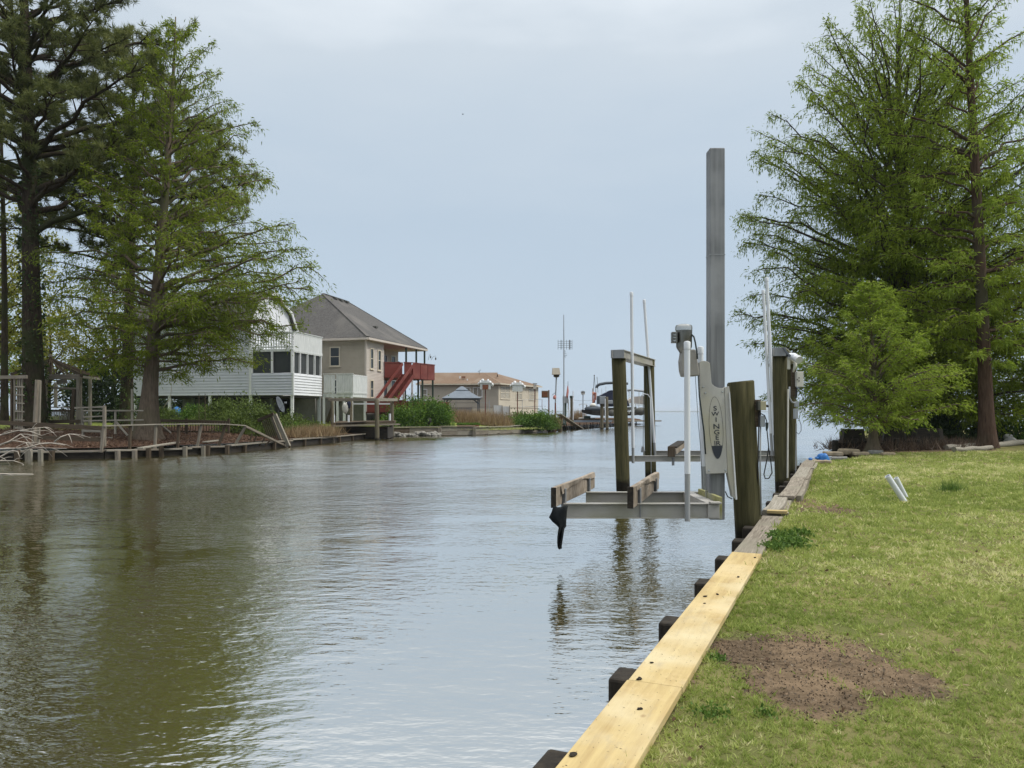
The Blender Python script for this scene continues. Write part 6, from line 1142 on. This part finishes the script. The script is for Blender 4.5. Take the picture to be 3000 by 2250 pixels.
MB().tube([P(1708, 1226, 92), P(1708, 1156, 92)], .06, 6).build('pole', m_greybox, bh); MB().box(P(1708, 1151, 92), (.42, .4, .40)).build('house_body', m_whitebox, bh); MB().poly([P(1701, 1149, 91.7), P(1715, 1149, 91.7), P(1708, 1144, 91.7)], (0, .6, 0)).build('house_roof', m_greybox, bh); board('cross_arm', P(1697, 1184, 92), P(1719, 1184, 92), .04, .06, m_whitebox, bh)
for x in (1698, 1718): board('arm_end', P(x, 1184, 92), P(x, 1190, 92), .04, .05, m_whitebox, bh)
# antenna mast
am = thing('antenna_mast', P(1652, 1235, 74), 'thin tall antenna mast with square grid aerial', 'antenna')
MB().tube([P(1652, 1240, 74), P(1652, 1000, 74), P(1651.5, 922, 74)], [.06, .05, .03], 6).build('mast', m_greybox, am)
ga = MB()
for x in (1635, 1643, 1646, 1660, 1668, 1671, 1676): ga.tube([P(x, 996, 74), P(x, 1024, 74)], .018 if x not in (1644, 1668) else .04, 4)
for y in (1000, 1006, 1012, 1018): ga.tube([P(1635, y, 74), P(1676, y, 74)], .014, 4)
ga.build('grid_aerial', m_greydark, am); mm = MB()
for y, w in ((1028, 4), (1034, 6), (1040, 8), (1045, 5)): mm.tube([P(1653, y, 74), P(1653 + w, y + 1, 74)], .025, 4)
mm.build('small_aerial', m_greydark, am)
# ------------------------------------------------------------------ far docks
for i, (x, y0, yb, d, r, mt, lab) in enumerate([(1654, 1168, 1262, 79, .19, m_green, 'dark green far piling with grey box on top'), (1675, 1160, 1258, 82, .17, m_pile2, 'greenish far piling with dark cap right of the boxed one'), (1763, 1184, 1258, 80, .17, m_pile2, 'grey far lift piling under the motor box'), (1778, 1163, 1262, 79, .15, m_pile2, 'slim far lift piling with white strip'), (1611, 1240, 1268, 70.5, .20, m_darkwood, 'short rotten piling at the bend'), (1621, 1216, 1264, 71, .17, m_pile2, 'grey rotten piling right of the short one at the bend'), (1641, 1222, 1262, 73, .2, m_brownwood, 'brown piling at the foot of the fallen ramp')]):
    b = W(x, d, -.4); pile_obj('far_piling', b, P(x, y0, d), r, r, mt, None, lab, 'far pilings', seed=i)
o = MB().box(P(1656, 1171, 78.8), (.52, .5, .72)).build('motor_box', m_greybox, None, bevel=.03); put(o, 'grey box capping the dark green far piling', 'box')
o = MB().tube([P(1675, 1160, 82), P(1675, 1164, 82), P(1675, 1167, 82)], [.22, .22, .17], 12).build('piling_cap', m_green); put(o, 'dark cap on the greenish far piling', 'cap')
mb_ = thing('lift_motor_box', P(1762, 1182, 80), 'grey boat lift motor box on the far piling', 'box'); MB().box(P(1765, 1172, 79.8), (.65, .6, .80)).build('box_body', m_greybox, mb_, bevel=.03); MB().box(P(1753, 1172, 79.9), (.30, .62, .84)).build('box_side', m_greycanvas, mb_, bevel=.02)
for i, (x, y0, y1, d, lab) in enumerate([(1666, 1170, 1232, 79, 'white far pole beside the dark green piling'), (1679, 1145, 1230, 82, 'thin white far pole with grey tip'), (1773, 1168, 1230, 79, 'white pipe on the slim far lift piling')]):
    o = MB().tube([P(x, y1, d - .3), P(x, y0, d - .3)], .05, 7).build('white_pole', m_pvc); put(o, lab, 'pole', 'white far poles')
o = board('fallen_ramp', P(1638, 1214, 72), P(1704, 1257, 80), .5, .08, m_oldwood); put(o, 'fallen plank ramp sloping into the water at the bend', 'plank')
fd = thing('far_dock', W(1740, 86, 0), 'low weathered dock on many thin piles at the canal mouth', 'dock')
board('deck', P(1680, 1229, 84), P(1792, 1229, 86), 1.6, .18, m_brownwood, fd); board('stringer', P(1680, 1234, 83), P(1792, 1234, 85), .12, .22, m_bluegrey, fd)
for i in range(24):
    x = 1640 + i * 6.4; b = shore_pt(min(x, 1860)); board('wall_plank', Vector((b.x, b.y - .25, -.3)), Vector((b.x, b.y - .25, .62 + .06 * math.sin(i * 2.2))), .08, .26, [m_brownwood, m_oldwood, m_darkwood][i % 3], fd)
for i in range(12): x = 1770 + i * 8.5; b = W(x, 104, 0); board('wall_plank', b + Vector((0, 0, -.3)), b + Vector((0, 0, .55)), .1, .32, [m_brownwood, m_oldwood, m_darkwood][i % 3], fd)
board('deck', W(1800, 101, .60), W(1925, 104, .60), 2.0, .16, m_oldwood, fd)
for i, (x, y, w, lab) in enumerate([(1703, 1227, .55, 'left white box on the far dock'), (1737, 1227, .5, 'right white box on the far dock'), (1720, 1224, .7, 'dark green tub between the white boxes on the far dock')]):
    o = MB().box(P(x, y, 85), (w, .5, .28 if i < 2 else .42)).build('dock_box', m_whitebox if i < 2 else m_green, None, bevel=.04); put(o, lab, 'box', 'boxes on the far dock')
# boats
def boat(name, label, x, y, d, L, mat, rot, cover):
    c = P(x, y, d); r = thing(name, c, label, 'boat', 'boats at the far dock'); q = Quaternion((0, 0, 1), rot); m = MB(); n = 9; sec = []
    for i in range(n):
        t = i / (n - 1); w = .95 * math.sin(min(1, (1 - t) * 1.7 + .02) * math.pi / 2); z = .12 * t * t + .55; k = .55 * (1 - .5 * t ** 3)
        sec.append([c + q @ Vector(((t - .5) * L, s * w * f, zz)) for s, f, zz in ((-1, 1, z), (-1, .8, z - k * .6), (0, .02, z - k), (1, .8, z - k * .6), (1, 1, z))])
    for i in range(n - 1):
        for k in range(4): m.quad(sec[i][k], sec[i][k + 1], sec[i + 1][k + 1], sec[i + 1][k])
        m.quad(sec[i][4], sec[i][0], sec[i + 1][0], sec[i + 1][4])
    m.quad(*sec[0]); m.build('hull', mat, r); return r, c, q
r, c, q = boat('jet_ski', 'dark jet ski with white seat on the far dock lift', 1738, 1218, 84, 2.6, m_black, math.pi + .15, None)
MB().blob(c + Vector((.15, 0, .72)), (1.0, .35, .35), 3, .10, 14, 9).build('cowling', m_greycanvas, r, smooth=1); MB().blob(c + Vector((-.05, 0, 1.15)), (.30, .2, .22), 8, .12, 12, 8).build('seat', m_whitebox, r, smooth=1); MB().tube([c + Vector((-.7, -.35, 1.1)), c + Vector((-.75, 0, 1.15)), c + Vector((-.7, .35, 1.1))], .04, 6).build('handlebar', m_greydark, r); MB().tube([c + Vector((-.75, 0, .6)), c + Vector((-.72, 0, 1.15))], .05, 6).build('steering_post', m_greydark, r)
r, c, q = boat('pontoon_boat', 'pontoon boat with navy cover and dark bimini top behind the near lift piling', 1812, 1208, 93, 4.6, m_greydark, .2, None)
b = MB(); pr_ = [P(1748, 1136, 92.5), P(1750, 1130, 92.4), P(1757, 1126, 92.4), P(1775, 1122.5, 92.4), P(1800, 1121.5, 92.4), P(1840, 1124, 92.4)]
b.tube(pr_, [.16, .18, .18, .17, .16, .15], 8); b.build('bimini_top', m_greycanvas, r, smooth=1)
MB().poly([P(1757, 1160, 92), P(1790, 1143, 92), P(1830, 1148, 92), P(1845, 1190, 92), P(1765, 1192, 92)], (0, 2.2, 0)).build('boat_cover', m_navy, r)
for x0, y0, x1, y1 in ((1748, 1136, 1750, 1205), (1788, 1150, 1797, 1184), (1787, 1150, 1779, 1195), (1763, 1138, 1763, 1160), (1775, 1132, 1775, 1158)): MB().tube([P(x0, y0, 92.2), P(x1, y1, 92.2)], .035, 5).build('bimini_pole', m_pvc, r)
MB().box(P(1786, 1178, 91.8), (.7, .5, .45)).build('console', m_greybox, r, bevel=.05); MB().blob(P(1792, 1210, 91.6), (.55, .4, .38), 5, .1).build('outboard', m_greydark, r, smooth=1)
r, c, q = boat('pontoon_boat', 'beige covered pontoon boat between the left far lift pilings', 1862, 1218, 108, 5.5, m_greydark, .1, None)
MB().poly([P(1838, 1175, 106), P(1858, 1162, 106), P(1885, 1160, 106), P(1900, 1180, 106), P(1900, 1184, 106), P(1838, 1180, 106)], (0, 2.3, 0)).build('boat_cover', m_beigecanvas, r); b = MB(); b.tube([P(1838, 1144, 106), P(1850, 1142, 106), P(1888, 1146, 106)], .16, 8); b.build('bimini_top', m_greybox, r, smooth=1)
for x in (1843, 1862, 1872, 1884): MB().tube([P(x, 1144 if x != 1862 else 1180, 106), P(x, 1212, 106)], .05, 5).build('rail_post', m_whitebox, r)
for y in (1186, 1200): MB().tube([P(1838, y, 106), P(1900, y, 106)], .05, 5).build('rail', m_whitebox, r)
MB().blob(P(1877, 1205, 105.5), (.8, .5, .55), 4, .08).build('outboard', m_greydark, r, smooth=1)
# flags and masts
f1 = thing('flag_pole', P(1737, 1182, 90), 'mast with faded orange-red flags at the far dock', 'flag')
MB().tube([P(1737, 1190, 90), P(1737, 1138, 90)], .06, 6).build('pole', m_oldwood, f1)
for k, (x0, x1, y0, y1, mt) in enumerate([(1735, 1739, 1148, 1182, m_orange), (1740, 1744, 1149, 1180, m_flagred), (1744, 1747, 1150, 1172, m_orange)]):
    m = MB(); n = 8
    for i in range(n): 
        a, b_ = i / n, (i + 1) / n; w = lambda t: .12 * math.sin(9 * t + k)
        m.quad(P(x0, y0 + (y1 - y0) * a, 89.8 + w(a)), P(x1, y0 + (y1 - y0) * a, 89.7 - w(a)), P(x1, y0 + (y1 - y0) * b_, 89.7 - w(b_)), P(x0, y0 + (y1 - y0) * b_, 89.8 + w(b_)))
    o = m.build('flag_cloth', mt, f1, smooth=1); s_ = o.modifiers.new('s', 'SOLIDIFY'); s_.thickness = .03
sm_ = thing('boat_mast', P(1742, 1150, 95), 'pair of thin wire-stayed masts above the orange flags', 'mast')
for x0, y0, x1, y1 in ((1741, 1100, 1738, 1150), (1741, 1100, 1745, 1150), (1749, 1104, 1752, 1150)): MB().tube([P(x0, y0, 95), P(x1, y1, 95)], .03, 5).build('spar', m_greydark, sm_)
MB().blob(P(1741, 1100, 95), (.08, .08, .08), 1, .05).build('mast_head', m_greydark, sm_)
f2 = thing('flag_pole', P(1664, 1170, 78), 'furled faded red flag on a thin pole above the grey box', 'flag'); MB().tube([P(1664, 1200, 78), P(1664, 1117, 78)], .025, 5).build('pole', m_greydark, f2); m = MB(); m.tube([P(1663.6, 1130, 78), P(1663, 1145, 78), P(1662, 1160, 78), P(1663, 1166, 78)], [.04, .10, .12, .05], 7, True, lambda t, a: .25 * math.sin(3 * a + 6 * t)); m.build('flag_cloth', m_flagred, f2)
MB().tube([P(1682, 1172, 82), P(1700, 1174, 86), P(1735, 1173, 90)], .012, 4).build('rope_line', m_greydark, f1)
f3 = thing('small_flag', P(1627, 1165, 71.8), 'small faded pink windsock on the tall birdhouse pole', 'flag'); MB().tube([P(1617, 1158, 71.8), P(1626, 1151, 71.8)], .02, 5).build('stick', m_redpost, f3); MB().blob(P(1625, 1164, 71.7), (.16, .1, .2), 2, .2).build('flag_cloth', m_flagred, f3)
bd_ = MB(); c = P(1356, 335, 60); bd_.blob(c, (.05, .035, .03), 3, .05); bd_.poly([c + Vector((-.02, 0, 0)), c + Vector((.03, 0, 0)), c + Vector((-.06, 0, .10))], (0, .01, 0)); bd_.poly([c + Vector((.0, -.01, 0)), c + Vector((.05, -.01, 0)), c + Vector((.10, -.01, .07))], (0, .01, 0)); o = bd_.build('bird', m_black); put(o, 'tiny dark bird high in the sky left of the mast', 'bird')
# ------------------------------------------------------------------ far shore on the horizon
R_ = np.random.default_rng(3); m = MB(); xs = np.linspace(-9000, 9000, 240)
top = 6 + 7 * fbm(xs, xs * 0, .0016, 5) + 1.5 * R_.random(240)
for i in range(239): m.add([(xs[i], 6500, 0), (xs[i + 1], 6500, 0), (xs[i + 1], 6560, top[i + 1]), (xs[i], 6560, top[i]), (xs[i], 7200, 0), (xs[i + 1], 7200, 0)], [(0, 1, 2, 3), (3, 2, 5, 4)])
o = m.build('far_shore', M('far_wooded_shore', (.045, .07, .03), (.03, .05, .02), .01, .9)); put(o, kind='structure')

# ------------------------------------------------------------------ the air over the sound
hz = MB().box((0, 3950, 14.5), (19000, 8100, 33)).build('haze', None); hz['kind'] = 'stuff'
hm = bpy.data.materials.new('thin_sea_haze'); hm.use_nodes = True; hm.node_tree.nodes.clear()
pv = hm.node_tree.nodes.new('ShaderNodeVolumePrincipled'); pv.inputs['Color'].default_value = (.80, .87, .95, 1); pv.inputs['Density'].default_value = .00016; pv.inputs['Anisotropy'].default_value = 0
ho = hm.node_tree.nodes.new('ShaderNodeOutputMaterial'); hm.node_tree.links.new(pv.outputs[0], ho.inputs['Volume']); hz.data.materials.append(hm)
